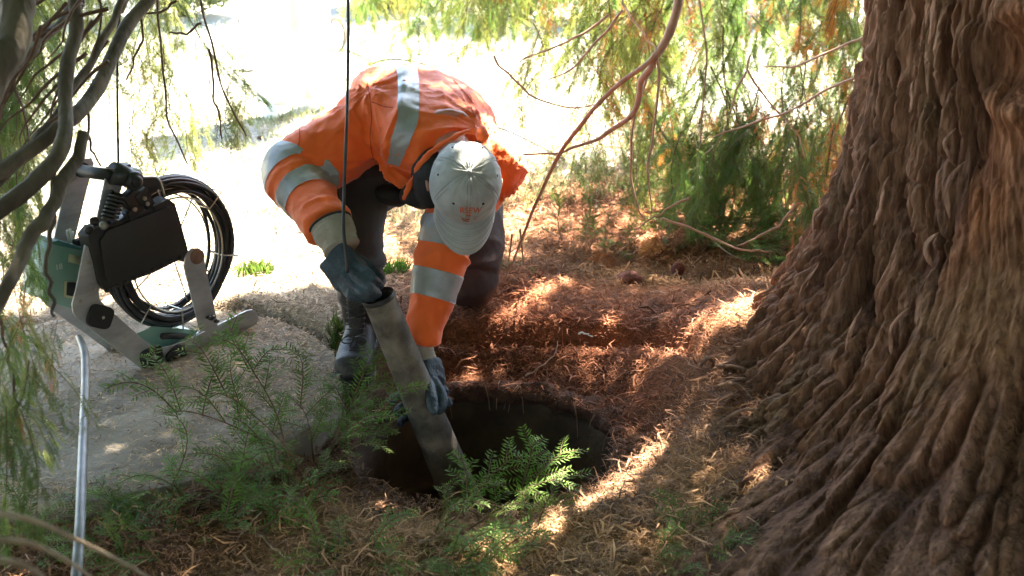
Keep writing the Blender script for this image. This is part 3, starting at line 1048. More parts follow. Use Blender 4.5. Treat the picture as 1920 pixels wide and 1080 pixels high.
# sun reaches the worker's back, right shoulder and cap top
LIT = []
g = np.random.default_rng(77)
NL = 160000
cx = g.uniform(-3.2, 5.4, NL)
cy = g.uniform(-1.2, 7.6, NL)
NX = 9000
cx[:NX] = g.uniform(-1.8, 1.0, NX); cy[:NX] = g.uniform(3.4, 5.9, NX)
cz = 2.75 + 0.35 * fbm(cx * .5, cy * .5, 0, 2, 60) + g.uniform(0, 1.3, NL)
P = np.stack([cx, cy, cz], -1)
gx = cx - SUN_DIR[0] / SUN_DIR[2] * cz
gy = cy - SUN_DIR[1] / SUN_DIR[2] * cz
keep = np.ones(NL, bool)
# far edge of the shade on the ground
edge = 4.0 + 0.3 * sstep(0.0, 1.0, gx) + 0.25 * fbm(gx * 2, gy * 0, 0, 3, 61)
edge = np.where(gx < -0.50, 3.58 + 0.2 * vnoise(gx * 3, 0, 0, 62), edge)
keep &= gy < edge
for poly in LIT:
    keep &= ~inpoly(gx, gy, poly)


def lit_at(p, r, frac=1.0):
    """opening through which the sun reaches a ball at p"""
    global keep
    d = P - np.asarray(p)
    t = d @ SUN_DIR
    q = np.linalg.norm(d - t[:, None] * SUN_DIR, axis=1)
    keep &= ~((q < r) & (t > 0) & (g.random(NL) < frac))


def lit_line(a, b, z, r, frac=1.0):
    A, B = on_z(*a, z), on_z(*b, z)
    L = np.linalg.norm(B - A)
    for t in np.linspace(0, 1, max(2, int(L / r) + 1)):
        lit_at(A + (B - A) * t, r * random.uniform(.8, 1.2), frac)


lit_line((1010, 990), (1215, 835), -.01, .062)
lit_line((870, 1075), (1000, 990), -.03, .032)
lit_line((1345, 690), (1420, 630), .06, .085)
lit_line((945, 590), (1060, 530), .05, .045)
lit_line((1100, 606), (1145, 606), .07, .035)
lit_line((1250, 705), (1275, 700), .02, .04)
lit_line((545, 735), (625, 700), .05, .060)
lit_line((1030, 430), (1140, 415), .02, .06)
lit_line((75, 865), (105, 800), .25, .03)
lit_at((-0.10, 3.36, .78), 0.10, .75)
lit_at((-0.30, 3.52, .82), 0.10, .55)
lit_at((0.00, 3.20, .66), 0.10, 1.0)
lit_at((0.05, 3.10, .60), 0.06, 1.0)
lit_at(at(890, 250, 3.05), 0.045, 1.0)
lit_at(at(908, 518, 3.62), 0.035, 1.0)
lit_at(at(930, 545, 3.62), 0.025, 1.0)
lit_at(at(770, 640, 3.06), 0.013, 1.0)
lit_at(at(790, 690, 3.1), 0.010, 1.0)
lit_at(at(815, 750, 3.13), 0.012, 1.0)
lit_at(at(600, 190, 3.3), 0.05, .8)
# random flecks
for i in range(24):
    p = (random.uniform(-1.6, 1.3), random.uniform(1.9, 4.2), 0)
    if (p[0] < -.4 and p[1] < 3.4) or p[1] < 2.5: continue
    lit_at(p, random.uniform(.010, .022), .95)
# leave a volume in front of the lens free
P = P[keep]
low_shade = np.stack([g.uniform(.35, 3.2, 48000), g.uniform(-.6, 2.7, 48000), g.uniform(1.6, 2.4, 48000)], -1)  # unseen low foliage added over the trunk foot to darken it
kk = np.ones(len(low_shade), bool)
for a_, b_, r_ in (((1010, 990), (1215, 835), .09), ((870, 1075), (1000, 990), .05), ((1345, 690), (1420, 630), .10)):
    A, B = on_z(*a_, -.01), on_z(*b_, -.01)
    for t_ in np.linspace(0, 1, 8):
        dd_ = low_shade - (A + (B - A) * t_); tt_ = dd_ @ SUN_DIR
        kk &= ~(np.linalg.norm(dd_ - tt_[:, None] * SUN_DIR, axis=1) < r_)
kk &= np.hypot(low_shade[:, 0] - TRC[0], low_shade[:, 1] - TRC[1]) > .8
P = np.concatenate([P, low_shade[kk]])
# unseen leaf skirt added behind and beside the camera to deepen the shade
ns = 60000
sk = []
for (x0, x1, y0, y1, m_) in ((-3.2, 5.2, -1.3, -.55, .60), (3.6, 5.2, -.6, 4.6, .26), (-3.4, -2.5, -.6, 2.9, .20)):
    k = int(ns * m_ * 1.25)
    sk.append(np.stack([g.uniform(x0, x1, k), g.uniform(y0, y1, k), g.uniform(.25, 3.3, k)], -1))
P = np.concatenate([P] + sk)
n = len(P)
d1 = g.normal(0, 1, (n, 3)); d1[:, 2] *= .35; d1 /= np.linalg.norm(d1, axis=1)[:, None]
d2 = np.cross(d1, g.normal(0, 1, (n, 3)) * [.4, .4, 1]); d2 /= np.linalg.norm(d2, axis=1)[:, None]
ls = g.uniform(.055, .10, n)[:, None]; ws = g.uniform(.012, .022, n)[:, None]
Q = np.stack([P - d1 * ls, P + d2 * ws, P + d1 * ls, P - d2 * ws], 1).reshape(-1, 3)
cr = link("crown_and_shade_leaves", npmesh("crown_and_shade_leaves", Q, np.arange(n * 4).reshape(-1, 4), M_green, False), tree)  # overhead leaves plus the added low foliage and skirt that block light
cr["kind"] = "stuff"

# bracken-like trees' outer foliage for the far side of the crown (side views)
# ------------------------------------------------------------------ fallen / low fronds in the foreground
def frond_mesh(name, g, L=0.20, nsub=8, nl=0.021, nw=0.0022, step=0.0052, mt=None, curl=.15):
    t = np.linspace(0, 1, 10)
    stem = np.stack([L * t, .04 * L * np.sin(t * 3 + g.random() * 3), L * (curl * np.sin(t * 2.4) - .25 * curl * t)], -1)
    mb = MB().tube(stem, np.linspace(.0018, .0007, 10), 5)
    up = np.array([0, 0, 1.0])
    quads = [needle_rows(stem, np.array([0, 1.0, 0]), g, nl, nw, step)]
    for i in range(nsub):
        u = .12 + .78 * (i + .5) / nsub
        b = np.array([np.interp(u, t, stem[:, k]) for k in range(3)])
        sg = 1 if i % 2 else -1
        d = nrm([1.0, sg * g.uniform(.75, 1.15), g.normal(0, .12)])
        ln = L * .52 * (1 - .55 * u) * g.uniform(.8, 1.15)
        tt = np.linspace(0, 1, 6)[:, None]
        tw = b + d * ln * tt + np.array([.12, 0, -.18 * curl]) * ln * tt ** 2
        mb.tube(tw, np.linspace(.0012, .0005, 6), 4, cap=False)
        sd = nrm(np.cross(up + g.normal(0, .25, 3), d))
        quads.append(needle_rows(tw, sd, g, nl * .92, nw, step))
    Q = np.concatenate(quads)
    V0 = np.concatenate(mb.V); n0 = len(V0); nq = len(Q) // 4
    F0 = np.array([f for f in mb.F if len(f) == 4])
    me = npmesh(name, np.concatenate([V0, Q]), np.concatenate([F0, np.arange(nq * 4).reshape(-1, 4) + n0]), None, False)
    me.materials.append(mt); me.materials.append(M_twig)
    mi = np.zeros(len(F0) + nq, np.int32); mi[:len(F0)] = 1
    me.polygons.foreach_set("material_index", mi)
    return me


FR = [frond_mesh("frond", np.random.default_rng(200 + i), L=.14 + .015 * (i % 4), nsub=3 + i % 3, nl=.025, nw=.0020, step=.0082, mt=M_fresh, curl=.1 + .07 * i) for i in range(7)]
FRD = [frond_mesh("frond", np.random.default_rng(230 + i), L=.13, nsub=4, mt=M_green, nl=.022, nw=.0018, step=.008, curl=.1 + .1 * i) for i in range(3)]


def frond(parent, p, az, pitch, sc, meshes=FR, roll=None):
    o = bpy.data.objects.new("frond", random.choice(meshes))
    COL.objects.link(o)
    o.parent = parent
    o.location = p
    o.rotation_euler = (random.gauss(0, .3) if roll is None else roll, -pitch, az)
    o.scale = (sc, sc, sc)
    return o


def shoot(label, stems, name="evergreen_seedling", meshes=FR, cat="seedling", group=None, fr=7, rs=.0026, sc=(.5, .9), sm=M_twig):
    """stems: list of point lists (px,py,d) from root to tip; fronds leave them along the way"""
    root = empty(name, (0, 0, 0), label, cat, group)
    for S in stems:
        P = curve([at(*q) if isinstance(q, tuple) else q for q in S], 18)
        MB().tube(P, np.linspace(rs, rs * .35, 18), 6).build("stem", sm, root)
        T = np.gradient(P, axis=0)
        for k in range(fr):
            u = .22 + .78 * (k + .5) / fr
            i = int(u * 17)
            t = nrm(T[i])
            base = math.atan2(t[1], t[0])
            sg = 1 if k % 2 else -1
            az = base + sg * random.uniform(.5, 1.1)
            frond(root, P[i], az, random.uniform(-.1, .45), random.uniform(*sc))
        t = nrm(T[-1])
        frond(root, P[-1], math.atan2(t[1], t[0]), math.asin(np.clip(t[2], -1, 1)) + .1, sc[1], meshes)
    return root


def g3(px, py, z):      # point seen at pixel at given height
    return tuple(on_z(px, py, z))


def S3(*pp):
    return [np.array(on_z(px, py, z)) for px, py, z in pp]


shoot("bright green evergreen seedling leaning over the middle of the concrete slab",
      [S3((575, 915, -.05), (545, 850, .08), (500, 800, .14), (430, 740, .17)), S3((540, 860, .06), (520, 780, .15), (490, 720, .20), (470, 690, .22)),
       S3((520, 840, .08), (440, 800, .13), (370, 775, .14), (330, 770, .15))], fr=5, sc=(0.66, 1.15))
shoot("bright green evergreen seedling with broad tips right below the black boot toe",
      [S3((600, 900, -.06), (620, 840, .02), (645, 790, .06), (660, 760, .08)), S3((600, 900, -.06), (640, 860, .0), (665, 835, .02), (685, 820, .03)),
       S3((590, 880, -.04), (580, 800, .05), (565, 760, .08))], fr=4, sc=(0.62, 1.04))
shoot("leafy evergreen branch reaching across the near rim over the black hole opening",
      [S3((760, 1050, -.06), (820, 1000, .0), (860, 965, .01), (885, 945, .02)), S3((800, 1050, -.05), (890, 985, .01), (935, 960, .02), (965, 940, .03), (990, 925, .035))], fr=4, sc=(0.55, 1.00))
shoot("dark green evergreen seedling at the near edge of the slab beside the steel tube",
      [S3((400, 1010, -.06), (370, 960, .0), (340, 930, .03), (325, 905, .06)), S3((400, 1010, -.06), (440, 930, .0), (450, 890, .03))], fr=4, sc=(0.60, 1.04))
shoot("low green evergreen tangle in the bottom middle between slab edge and manhole",
      [S3((560, 1070, -.07), (540, 1010, -.02), (500, 960, .0), (460, 940, .02)), S3((640, 1085, -.07), (690, 1060, -.04), (740, 1050, -.03)), S3((480, 1060, -.07), (470, 1020, -.03), (520, 980, -.02), (560, 950, -.02)),
       S3((400, 1075, -.07), (340, 1050, -.03), (300, 1020, -.02))], fr=4, sc=(0.60, 1.04))
shoot("sunlit pale green evergreen sprig lying along the near right rim of the manhole",
      [S3((880, 1080, -.04), (930, 1040, .0), (970, 1010, .01), (1010, 985, .02))], fr=4, sc=(0.49, 0.87))
shoot("dark shaded evergreen sprig on brown litter near the trunk foot at the bottom",
      [S3((1180, 1090, -.03), (1240, 1050, .0), (1290, 1010, .02)), S3((1230, 1090, -.03), (1300, 1070, .0), (1340, 1050, .02))], fr=4, sc=(0.53, 0.87), meshes=FRD)
shoot("wispy evergreen sprigs at the bottom left corner below the slab",
      [S3((120, 1090, -.07), (180, 1040, -.03), (230, 1010, -.01)), S3((30, 1090, -.07), (80, 1040, -.03), (60, 1000, .0)), S3((300, 1100, -.07), (250, 1060, -.03), (210, 1050, -.01))], fr=4, sc=(0.55, 0.95), meshes=FRD)
shoot("dense dark green sprigs between the slab's lower edge and the manhole's left rim",
      [S3((600, 960, -.06), (560, 920, .0), (520, 890, .03)), S3((520, 1000, -.06), (480, 960, .0), (440, 950, .01))], fr=4, sc=(0.60, 1.00))
shoot("fresh green fronds at the bottom edge straight below the manhole",
      [S3((760, 1090, -.06), (800, 1050, .0), (860, 1040, .02)), S3((700, 1095, -.06), (640, 1070, -.02), (600, 1040, .0)),
       S3((820, 1095, -.06), (850, 1070, -.01), (900, 1060, .0))], fr=5, sc=(0.55, 0.90))
shoot("dim green fronds in the lower left below the slab edge",
      [S3((300, 1040, -.07), (260, 990, -.01), (230, 960, .0)), S3((340, 1040, -.07), (400, 1000, .0), (430, 980, .02)), S3((240, 1080, -.07), (200, 1020, -.01), (170, 990, .0))], fr=4, sc=(0.55, 0.90), meshes=FRD)
# larger fallen boughs by the curtain
def bough(label, stems, meshes, fr=9, sc=(.8, 1.3), name="fallen_bough", sm=M_redtwig):
    return shoot(label, stems, name=name, meshes=meshes, cat="bough", fr=fr, sc=sc, rs=.004, sm=sm)


GB = [frond_mesh("frond", np.random.default_rng(260 + i), L=.20, nsub=9, mt=M_green, nl=.014, step=.004, curl=.2) for i in range(3)]
GO = [frond_mesh("frond", np.random.default_rng(270 + i), L=.20, nsub=9, mt=M_orange, nl=.014, step=.004, curl=.2) for i in range(2)]
FRs = FR
FR = GB
bough("fallen dark green bough lying on red litter close to the left side of the trunk",
      [S3((1250, 400, .08), (1330, 430, .06), (1400, 455, .04), (1470, 470, .04)), S3((1300, 415, .08), (1360, 470, .04), (1400, 490, .03)), S3((1330, 400, .1), (1420, 425, .08), (1490, 440, .06))], GB)
bough("upright green spray standing in the litter right of the kneeling knee",
      [S3((1055, 455, .0), (1048, 430, .08), (1045, 405, .14)), S3((1100, 470, .0), (1100, 445, .06), (1098, 425, .10)), S3((1110, 450, .0), (1115, 430, .08))], GB, fr=5, sc=(.3, .5), name="evergreen_seedling")
bough("drooping green spray at the tip of the long red branch behind the knee",
      [S3((975, 430, .2), (980, 480, .10), (985, 530, .02)), S3((960, 440, .2), (955, 480, .1), (950, 510, .06)), S3((940, 470, .15), (930, 500, .08))], GB, fr=5, sc=(.25, .42), name="evergreen_spray")
FR = GO
bough("dead orange brown bough heaped at the foot of the hanging twigs",
      [S3((1330, 440, .05), (1280, 425, .06), (1230, 415, .08)), S3((1200, 440, .04), (1150, 480, .02)), S3((1240, 410, .1), (1230, 440, .06))], GO, fr=5, sc=(.4, .7))
FR = FRs

# dark hanging mass inside the curtain low: more green sprays close to the ground
for i in range(28):
    place_spray(random.uniform(1010, 1560), random.uniform(300, 380), random.uniform(4.3, 5.6), "g", random.uniform(.3, .45), tilt=.5)

sp_all = [o for o in tree.children if o.name.startswith("hanging_spray")]
sp_all.sort(key=lambda o: -o.scale[0] / o.location[1])
if len(sp_all) > 295:
    stuff_sprays(sp_all[295:], "far_foliage")
# ------------------------------------------------------------------ grass tufts
def blades(n, xr, yr, h, w, seed, keep=None):
    g = np.random.default_rng(seed)
    x = g.uniform(*xr, n); y = g.uniform(*yr, n)
    if keep is not None:
        k = keep(x, y, g); x, y = x[k], y[k]
    n = len(x)
    z = gh(x, y)
    th = g.uniform(0, 6.28, n); hh = h * g.uniform(.5, 1.3, n)
    s = np.stack([np.cos(th), np.sin(th), 0 * th], -1) * w
    ln = np.stack([-np.sin(th), np.cos(th), 0 * th], -1) * (hh * g.uniform(.1, .6, n))[:, None]
    P0 = np.stack([x, y, z], -1); up = np.stack([0 * x, 0 * x, hh], -1)
    Q = np.stack([P0 - s, P0 + s, P0 + up * .6 + ln * .4 + s * .6, P0 + up + ln, P0 + up * .6 + ln * .4 - s * .6], 1).reshape(-1, 3)
    return Q, np.arange(n * 5).reshape(-1, 5)


Q, Fg = blades(60000, (-4.5, 3.5), (4.6, 10), .05, .0022, 5, lambda x, y, g: (y - .45 * x > 4.8) & (vnoise(x * 1.5, y * 1.5, 0, 3) > g.uniform(-1, .6, len(x))))
tag(link("lawn_grass", npmesh("lawn_grass", Q, Fg, M_grass, False)), "short sunlit grass on the bright lawn behind the worker", "grass", kind="stuff")
for (px, py, lab) in ((478, 512, "small green grass tuft right of the cable reel"), (730, 520, "small leafy tuft just behind the hose mouth"), (655, 655, "green tuft squeezed between slab edge and boot")):
    c0 = on_z(px, py, .01)
    Q, Fg = blades(260, (c0[0] - .06, c0[0] + .06), (c0[1] - .05, c0[1] + .05), .05, .002, int(px))
    tag(link("grass_tuft", npmesh("grass_tuft", Q, Fg, M_fresh, False)), lab, "grass tuft")

# ------------------------------------------------------------------ shrubs behind the lawn
def shrub(x, y, r, h, label, n=9000, m=M_hedge, sy=.8):
    root = empty("garden_shrub", (0, 0, 0), label, "shrub", "shrubs behind the lawn")
    g = np.random.default_rng(int(abs(x * 100) + y * 10))
    u = g.normal(0, 1, (n, 3)); u /= np.linalg.norm(u, axis=1)[:, None]
    rad = (g.uniform(0.35, 1, n) ** .5) * (1 + .25 * fbm(u[:, 0] * 2.2 + x, u[:, 1] * 2.2, u[:, 2] * 2.2, 3, 21))
    Pn = np.array([x, y, h * .52]) + u * rad[:, None] * np.array([r, r * sy, h * .52])
    Pn[:, 2] = np.maximum(Pn[:, 2], .03)
    a = g.normal(0, 1, (n, 3)); a /= np.linalg.norm(a, axis=1)[:, None]
    b = np.cross(a, g.normal(0, 1, (n, 3))); b /= np.linalg.norm(b, axis=1)[:, None]
    s = g.uniform(.02, .045, n)[:, None]
    Q = np.stack([Pn - a * s, Pn + b * s * .5, Pn + a * s, Pn - b * s * .5], 1).reshape(-1, 3)
    link("foliage", npmesh("foliage", Q, np.arange(n * 4).reshape(-1, 4), m, False), root)
    mb = MB()
    for k in range(6):
        a0 = k * 1.05
        mb.tube(curve([(x, y, -.02), (x + .2 * r * math.cos(a0), y + .2 * r * math.sin(a0), h * .35), (x + .6 * r * math.cos(a0), y + .5 * r * math.sin(a0), h * .8)], 8), np.linspace(.03, .008, 8), 6)
    mb.build("stem", M_limb, root)
    return root


SH = [(-2.55, 9.3, .75, 1.5, "bushy olive green shrub far left behind the lawn"), (-1.0, 9.9, .6, 1.4, "shrub right behind the pale trousers"),
      (.1, 9.2, .8, 1.6, "shrub above the worker's back"), (1.5, 9.4, .9, 1.8, "shrub behind the green curtain"), (3.1, 8.6, 1.0, 2.0, "large shrub hidden mostly by the trunk"),
      (-4.3, 8.6, .9, 2.0, "tall shrub behind the left branches"), (-3.6, 10.4, .9, 2.2, "tall shrub in the back left gap"), (-.2, 10.9, 1.0, 2.4, "tall shrub in the back centre"), (2.3, 10.8, 1.0, 2.6, "tall shrub in the back right")]
for s in SH:
    shrub(s[0] * 1.1, s[1] + 1.3, *s[2:])

# ------------------------------------------------------------------ worker
def nv3(*a):
    return np.array(a, float)


Rsh = nv3(-.405, 3.31, .685)
Lsh = nv3(-.035, 3.18, .585)
Rel = at(553, 325, 3.25)
Rwr = at(616, 428, 3.09)
Lel = at(838, 452, 3.23)
Lwr = at(788, 640, 3.20)
Rhip, Lhip = nv3(-.37, 3.68, .45), nv3(-.17, 3.74, .43)
Rkn, Lkn = nv3(-.432, 3.27, .475), nv3(-.128, 3.51, .150)
Ran = nv3(-.425, 3.24, .11)
Lan = nv3(-.19, 3.88, .12)
NECK = nv3(-.165, 3.15, .655)
HEAD = at(872, 345, 3.12)
HU = nrm(-CF * .96 + CU * .18 + CR * .12)      # top of the head faces the lens
HF = nrm(-CU - HU * (-CU @ HU))                # face points down
HS = np.cross(HU, HF)                          # side

mb = MB()
mb.tube(curve([(Rhip + Lhip) / 2, nv3(-.27, 3.6, .58), nv3(-.25, 3.42, .64), NECK], 14), interp([.12, .11, .13, .09], 14), 16)
mb.tube(curve([NECK, NECK * .5 + HEAD * .5, HEAD], 6), .055, 14)
mb.tube([Rsh, Rel, Rwr], [.05, .04, .03], 10)
mb.tube([Lsh, Lel, Lwr], [.05, .04, .03], 10)
mb.tube([NECK - nv3(0, 0, .03), Rsh], [.07, .05], 10)
mb.tube([NECK - nv3(0, 0, .03), Lsh], [.07, .05], 10)
mb.tube([Rhip, Rkn, Ran], [.08, .055, .04], 12)
mb.tube([Lhip, Lkn], [.08, .055], 12)
mb.tube([Lkn, Lan], [.05, .04], 12)
hc = HEAD - HU * .02
mb.ell(hc, HS * .074, HF * .095, HU * .105)
mb.ell(hc - HU * .07 + HF * .035, HS * .055, HF * .06, HU * .065)      # jaw
mb.ell(hc - HU * .045 + HF * .10, HS * .013, HF * .022, HU * .026)     # nose
mb.ell(hc - HU * .01 + HF * .078, HS * .05, HF * .018, HU * .012)      # brow
mb.ell(hc - HU * .082 + HF * .088, HS * .024, HF * .012, HU * .008)    # mouth
mb.ell(hc - HU * .112 + HF * .070, HS * .02, HF * .02, HU * .018)      # chin
person = mb.build("person", M_skin)
fuse(person, .006, 3)
tag(person, "crouching worker in orange jacket and pale cap gripping a grey hose over the manhole", "person")
for sg in (-1, 1):
    mbx = MB()
    e0 = hc + HS * sg * .078 - HU * .035 - HF * .006
    mbx.tube(curve([e0 - HU * .03 + HF * .005, e0 - HU * .01 + HF * .016 + HS * sg * .008, e0 + HU * .022 + HF * .010 + HS * sg * .014, e0 + HU * .028 - HF * .012 + HS * sg * .018, e0 - HF * .02 + HS * sg * .014, e0 - HU * .03 - HF * .004 + HS * sg * .004], 18), interp([.004, .005, .005, .005, .005, .007], 18), 8)
    mbx.ell(e0 + HS * sg * .003, HS * .004, HF * .016, HU * .028, 12, 8)
    e = mbx.build("ear", M_skin, person)
    fuse(e, .0025, 2)
for sg in (-1, 1):
    MB().ell(hc - HU * .028 + HF * .083 + HS * sg * .032, HS * .013, HF * .008, HU * .006, 12, 8).build("eye", M_white, person)
# short hair round the back of the head
mb = MB().loft([(hc - HU * .05 - HF * .028, HS * .070, HF * .075), (hc - HU * .01 - HF * .022, HS * .080, HF * .085), (hc + HU * .03 - HF * .01, HS * .080, HF * .09)], 28)
mb.build("hair", mat("short_hair", (.10, .045, .03), (.05, .025, .018), rough=.7, scale=60, bump=.5), person)

# --- jacket
def side_frame(p, t, lat, a, b):
    t = nrm(t)
    l = nrm(np.asarray(lat) - t * (np.asarray(lat) @ t))
    u = np.cross(l, t)
    if u[2] < 0: u = -u
    return (np.asarray(p), l * a, u * b)


LAT = Lsh - Rsh
mb = MB()
sp = [nv3(-.285, 3.70, .53), nv3(-.285, 3.62, .60), nv3(-.275, 3.52, .655), nv3(-.262, 3.41, .675), nv3(-.235, 3.30, .665), nv3(-.185, 3.20, .645), nv3(-.155, 3.12, .635)]
aw = [.165, .185, .20, .205, .205, .165, .095]
bw = [.115, .125, .130, .128, .118, .095, .07]
tg = np.gradient(np.array(sp), axis=0)
lats = [Lhip - Rhip] * 2 + [LAT * .5 + (Lhip - Rhip)] + [LAT] * 4
mb.loft([side_frame(sp[i], tg[i], lats[i], aw[i], bw[i]) for i in range(7)], 36, 2.4)


def sleeve(mb, A, B, C, r):
    P = curve([A, A * .5 + B * .5, B, B * .5 + C * .5, C], 26)
    mb.tube(P, interp(r, 26), 22)
    return P


def inward(A, c, f):
    return A + (np.asarray(c) - A) * f


PR = sleeve(mb, inward(Rsh, sp[4], .25), Rel, Rwr, [.100, .097, .082, .066, .056])
PL = sleeve(mb, inward(Lsh, sp[4], .25), Lel, Lwr, [.092, .088, .072, .060, .045])
# shoulders
mb.ell(Rsh + nv3(.01, 0, -.005), nv3(.10, 0, 0), nv3(0, .095, 0), nv3(0, 0, .095))
mb.ell(Lsh + nv3(-.01, 0, .0), nv3(.072, 0, 0), nv3(0, .085, 0), nv3(0, 0, .078))
# hanging right front panel
mb.loft([(at(725, 235, 3.33), nv3(.07, .02, 0), nv3(0, .05, .02)), (at(735, 285, 3.29), nv3(.062, .02, 0), nv3(0, .035, .01)), (at(752, 330, 3.25), nv3(.036, .01, 0), nv3(0, .018, .005)), (at(757, 357, 3.24), nv3(.012, .004, 0), nv3(0, .008, .002))], 20)
mb.tube(curve([at(915, 262, 3.10), at(895, 246, 3.12), at(860, 252, 3.12), at(815, 280, 3.13), at(786, 312, 3.15), at(768, 345, 3.18), at(757, 374, 3.22)], 30), interp([.010, .014, .015, .013, .011, .008, .005], 30), 12)
jk = mb.build("jacket", M_orangecloth, person)
fuse(jk, .0065, 5)
me = jk.data
Vj, Nj = getV(me), getN(me)


def seg_param(V, P):
    """nearest polyline param & distance"""
    best = np.full(len(V), 1e9); par = np.zeros(len(V))
    s0 = 0.0
    for i in range(len(P) - 1):
        a, b = P[i], P[i + 1]
        ab = b - a; L = np.linalg.norm(ab)
        t = np.clip(((V - a) @ ab) / (L * L), 0, 1)
        d = np.linalg.norm(V - (a + t[:, None] * ab), axis=1)
        k = d < best
        best[k] = d[k]; par[k] = s0 + t[k] * L
        s0 += L
    return par, best


parR, dR = seg_param(Vj, PR)
parL, dL = seg_param(Vj, PL)
LR = np.linalg.norm(np.diff(PR, axis=0), axis=1).sum()
LL = np.linalg.norm(np.diff(PL, axis=0), axis=1).sum()
wn_ = 0.012 * vnoise(Vj[:, 0] * 9, Vj[:, 1] * 9, Vj[:, 2] * 9, 301)


def folds(par, L, el, V, seed):
    """cross-wise creases, tightest at the elbow and cuff"""
    q = par + 0.05 * fbm(V[:, 0] * 7, V[:, 1] * 7, V[:, 2] * 7, 2, seed)
    a = 1 - np.abs(vnoise(q * 26, V[:, 0] * 3, V[:, 2] * 3, seed + 3))
    amp = .35 + np.exp(-((par - el) / .06) ** 2) + 1.0 * sstep(L - .12, L, par)
    return amp * (a ** 2.2 - .35)


def ridged(V, f, s, seed):
    return 1 - np.abs(fbm(V[:, 0] * f * s[0], V[:, 1] * f * s[1], V[:, 2] * f * s[2], 2, seed))


onR = sstep(.125, .10, dR) * sstep(.10, .16, parR)
onL = sstep(.12, .09, dL) * sstep(.08, .14, parL)
body = 1 - np.maximum(onR, onL)
disp = .012 * onR * folds(parR, LR, LR * .52, Vj, 310) + .012 * onL * folds(parL, LL, LL * .5, Vj, 320)
# folds fanning from the shoulder seam / hanging off the back
disp += body * .017 * (ridged(Vj, 5.5, (1.5, .55, .55), 330) ** 4 - .35)
disp += .006 * (ridged(Vj, 10, (1, 1, 1), 340) ** 3 - .4)
for (c_, kk, rad, amp_) in ((at(700, 170, 3.35), 5.0, .17, .013), (at(712, 300, 3.28), 4.5, .15, .014), (at(898, 240, 3.2), 5.5, .16, .012), (at(600, 300, 3.3), 5.0, .12, .010), (at(950, 330, 3.2), 5.0, .12, .010)):
    dv = Vj - c_
    an_ = np.arctan2(dv @ CU, dv @ CR)
    dn_ = np.linalg.norm(dv, axis=1)
    r_ = 1 - np.abs(vnoise(np.cos(an_) * kk + dn_ * 2, np.sin(an_) * kk, c_[0] * 9, 345))
    disp += amp_ * np.exp(-(dn_ / rad) ** 2) * sstep(.015, .06, dn_) * (r_ ** 4 - .3)
disp += .0022 * fbm(Vj[:, 0] * 38, Vj[:, 1] * 38, Vj[:, 2] * 38, 2, 350)
# armhole seam
mean = Vj + Nj * disp[:, None]
seam = np.abs(parR - .075)
mean -= Nj * (.006 * np.exp(-(seam / .006) ** 2) * sstep(.16, .12, dR))[:, None]
setV(me, mean)


def stripe(src, p1, n1, p2, n2, region, off=.0025, name="reflective_stripe", parent=None, m=M_reflect):
    bm = bmesh.new()
    bm.from_mesh(src.data)
    dele = [v for v in bm.verts if not region(np.array(v.co))]
    bmesh.ops.delete(bm, geom=dele, context='VERTS')
    for p, nn in ((p1, n1), (p2, n2)):
        gg = bm.verts[:] + bm.edges[:] + bm.faces[:]
        bmesh.ops.bisect_plane(bm, geom=gg, plane_co=Vector(p), plane_no=Vector(nn), clear_outer=True)
    bm.normal_update()
    for v in bm.verts:
        v.co += v.normal * off
    # a little thickness at the rims
    ed = [e for e in bm.edges if e.is_boundary]
    r = bmesh.ops.extrude_edge_only(bm, edges=ed)
    for v in [q for q in r["geom"] if isinstance(q, bmesh.types.BMVert)]:
        v.co -= v.normal * 0 
    bm.normal_update()
    me = bpy.data.meshes.new(name)
    bm.to_mesh(me); bm.free()
    me.materials.append(m)
    if len(me.polygons):
        me.polygons.foreach_set("use_smooth", np.ones(len(me.polygons), bool))
    return link(name, me, parent or src)


def near_axis(P, i0, i1, r):
    c = P[i0:i1]
    return lambda v: np.min(np.linalg.norm(c - v, axis=1)) < r


def band_plane(P, par, tilt=0, tv=None):
    s = np.concatenate([[0], np.cumsum(np.linalg.norm(np.diff(P, axis=0), axis=1))])
    p = np.array([np.interp(par, s, P[:, k]) for k in range(3)])
    q = np.array([np.interp(par + .01, s, P[:, k]) for k in range(3)])
    n_ = nrm(q - p)
    if tv is not None:
        n_ = nrm(n_ + tilt * np.asarray(tv))
    return p, n_


for (a, b) in ((.49, .585), (.67, .765)):
    p1, n1 = band_plane(PR, a * LR); p2, n2 = band_plane(PR, b * LR)
    stripe(jk, p1, -n1, p2, n2, near_axis(PR, int(a * 26), int(b * 26) + 1, .108))
for (a, b) in ((.40, .52), (.64, .78)):
    p1, n1 = band_plane(PL, a * LL); p2, n2 = band_plane(PL, b * LL)
    stripe(jk, p1, -n1, p2, n2, near_axis(PL, int(a * 26) + 1, int(b * 26) + 2, .098))
# torso brace stripe: a slab between two planes, bending at the crease
pa, pb = at(742, 125, 3.4), at(783, 125, 3.4)
ncut = nrm(np.cross(ray(745, 110), ray(722, 300)))
mid = lambda v: True


def reg_up(v):
    d = v - CAM; dep = d @ CF
    py = 540 - F_PX * (d @ CU) / dep
    return True


# plane normals in world: stripe runs over the right shoulder from back to chest
e1 = at(762, 125, 3.48); e2 = at(765, 225, 3.24); e3 = at(735, 305, 3.22)
up_n = nrm(np.cross(e2 - e1, nv3(.15, -.9, .5)))
lat_n = nrm(LAT)


def cut2(c1, c2, w, lo, hi, region):
    """band of half-width w round line c1->c2, plane normal made from lateral axis"""
    t = nrm(c2 - c1)
    nn = nrm(lat_n - t * (lat_n @ t))
    return stripe(jk, c1 + nn * w, nn, c1 - nn * w, -nn, region)


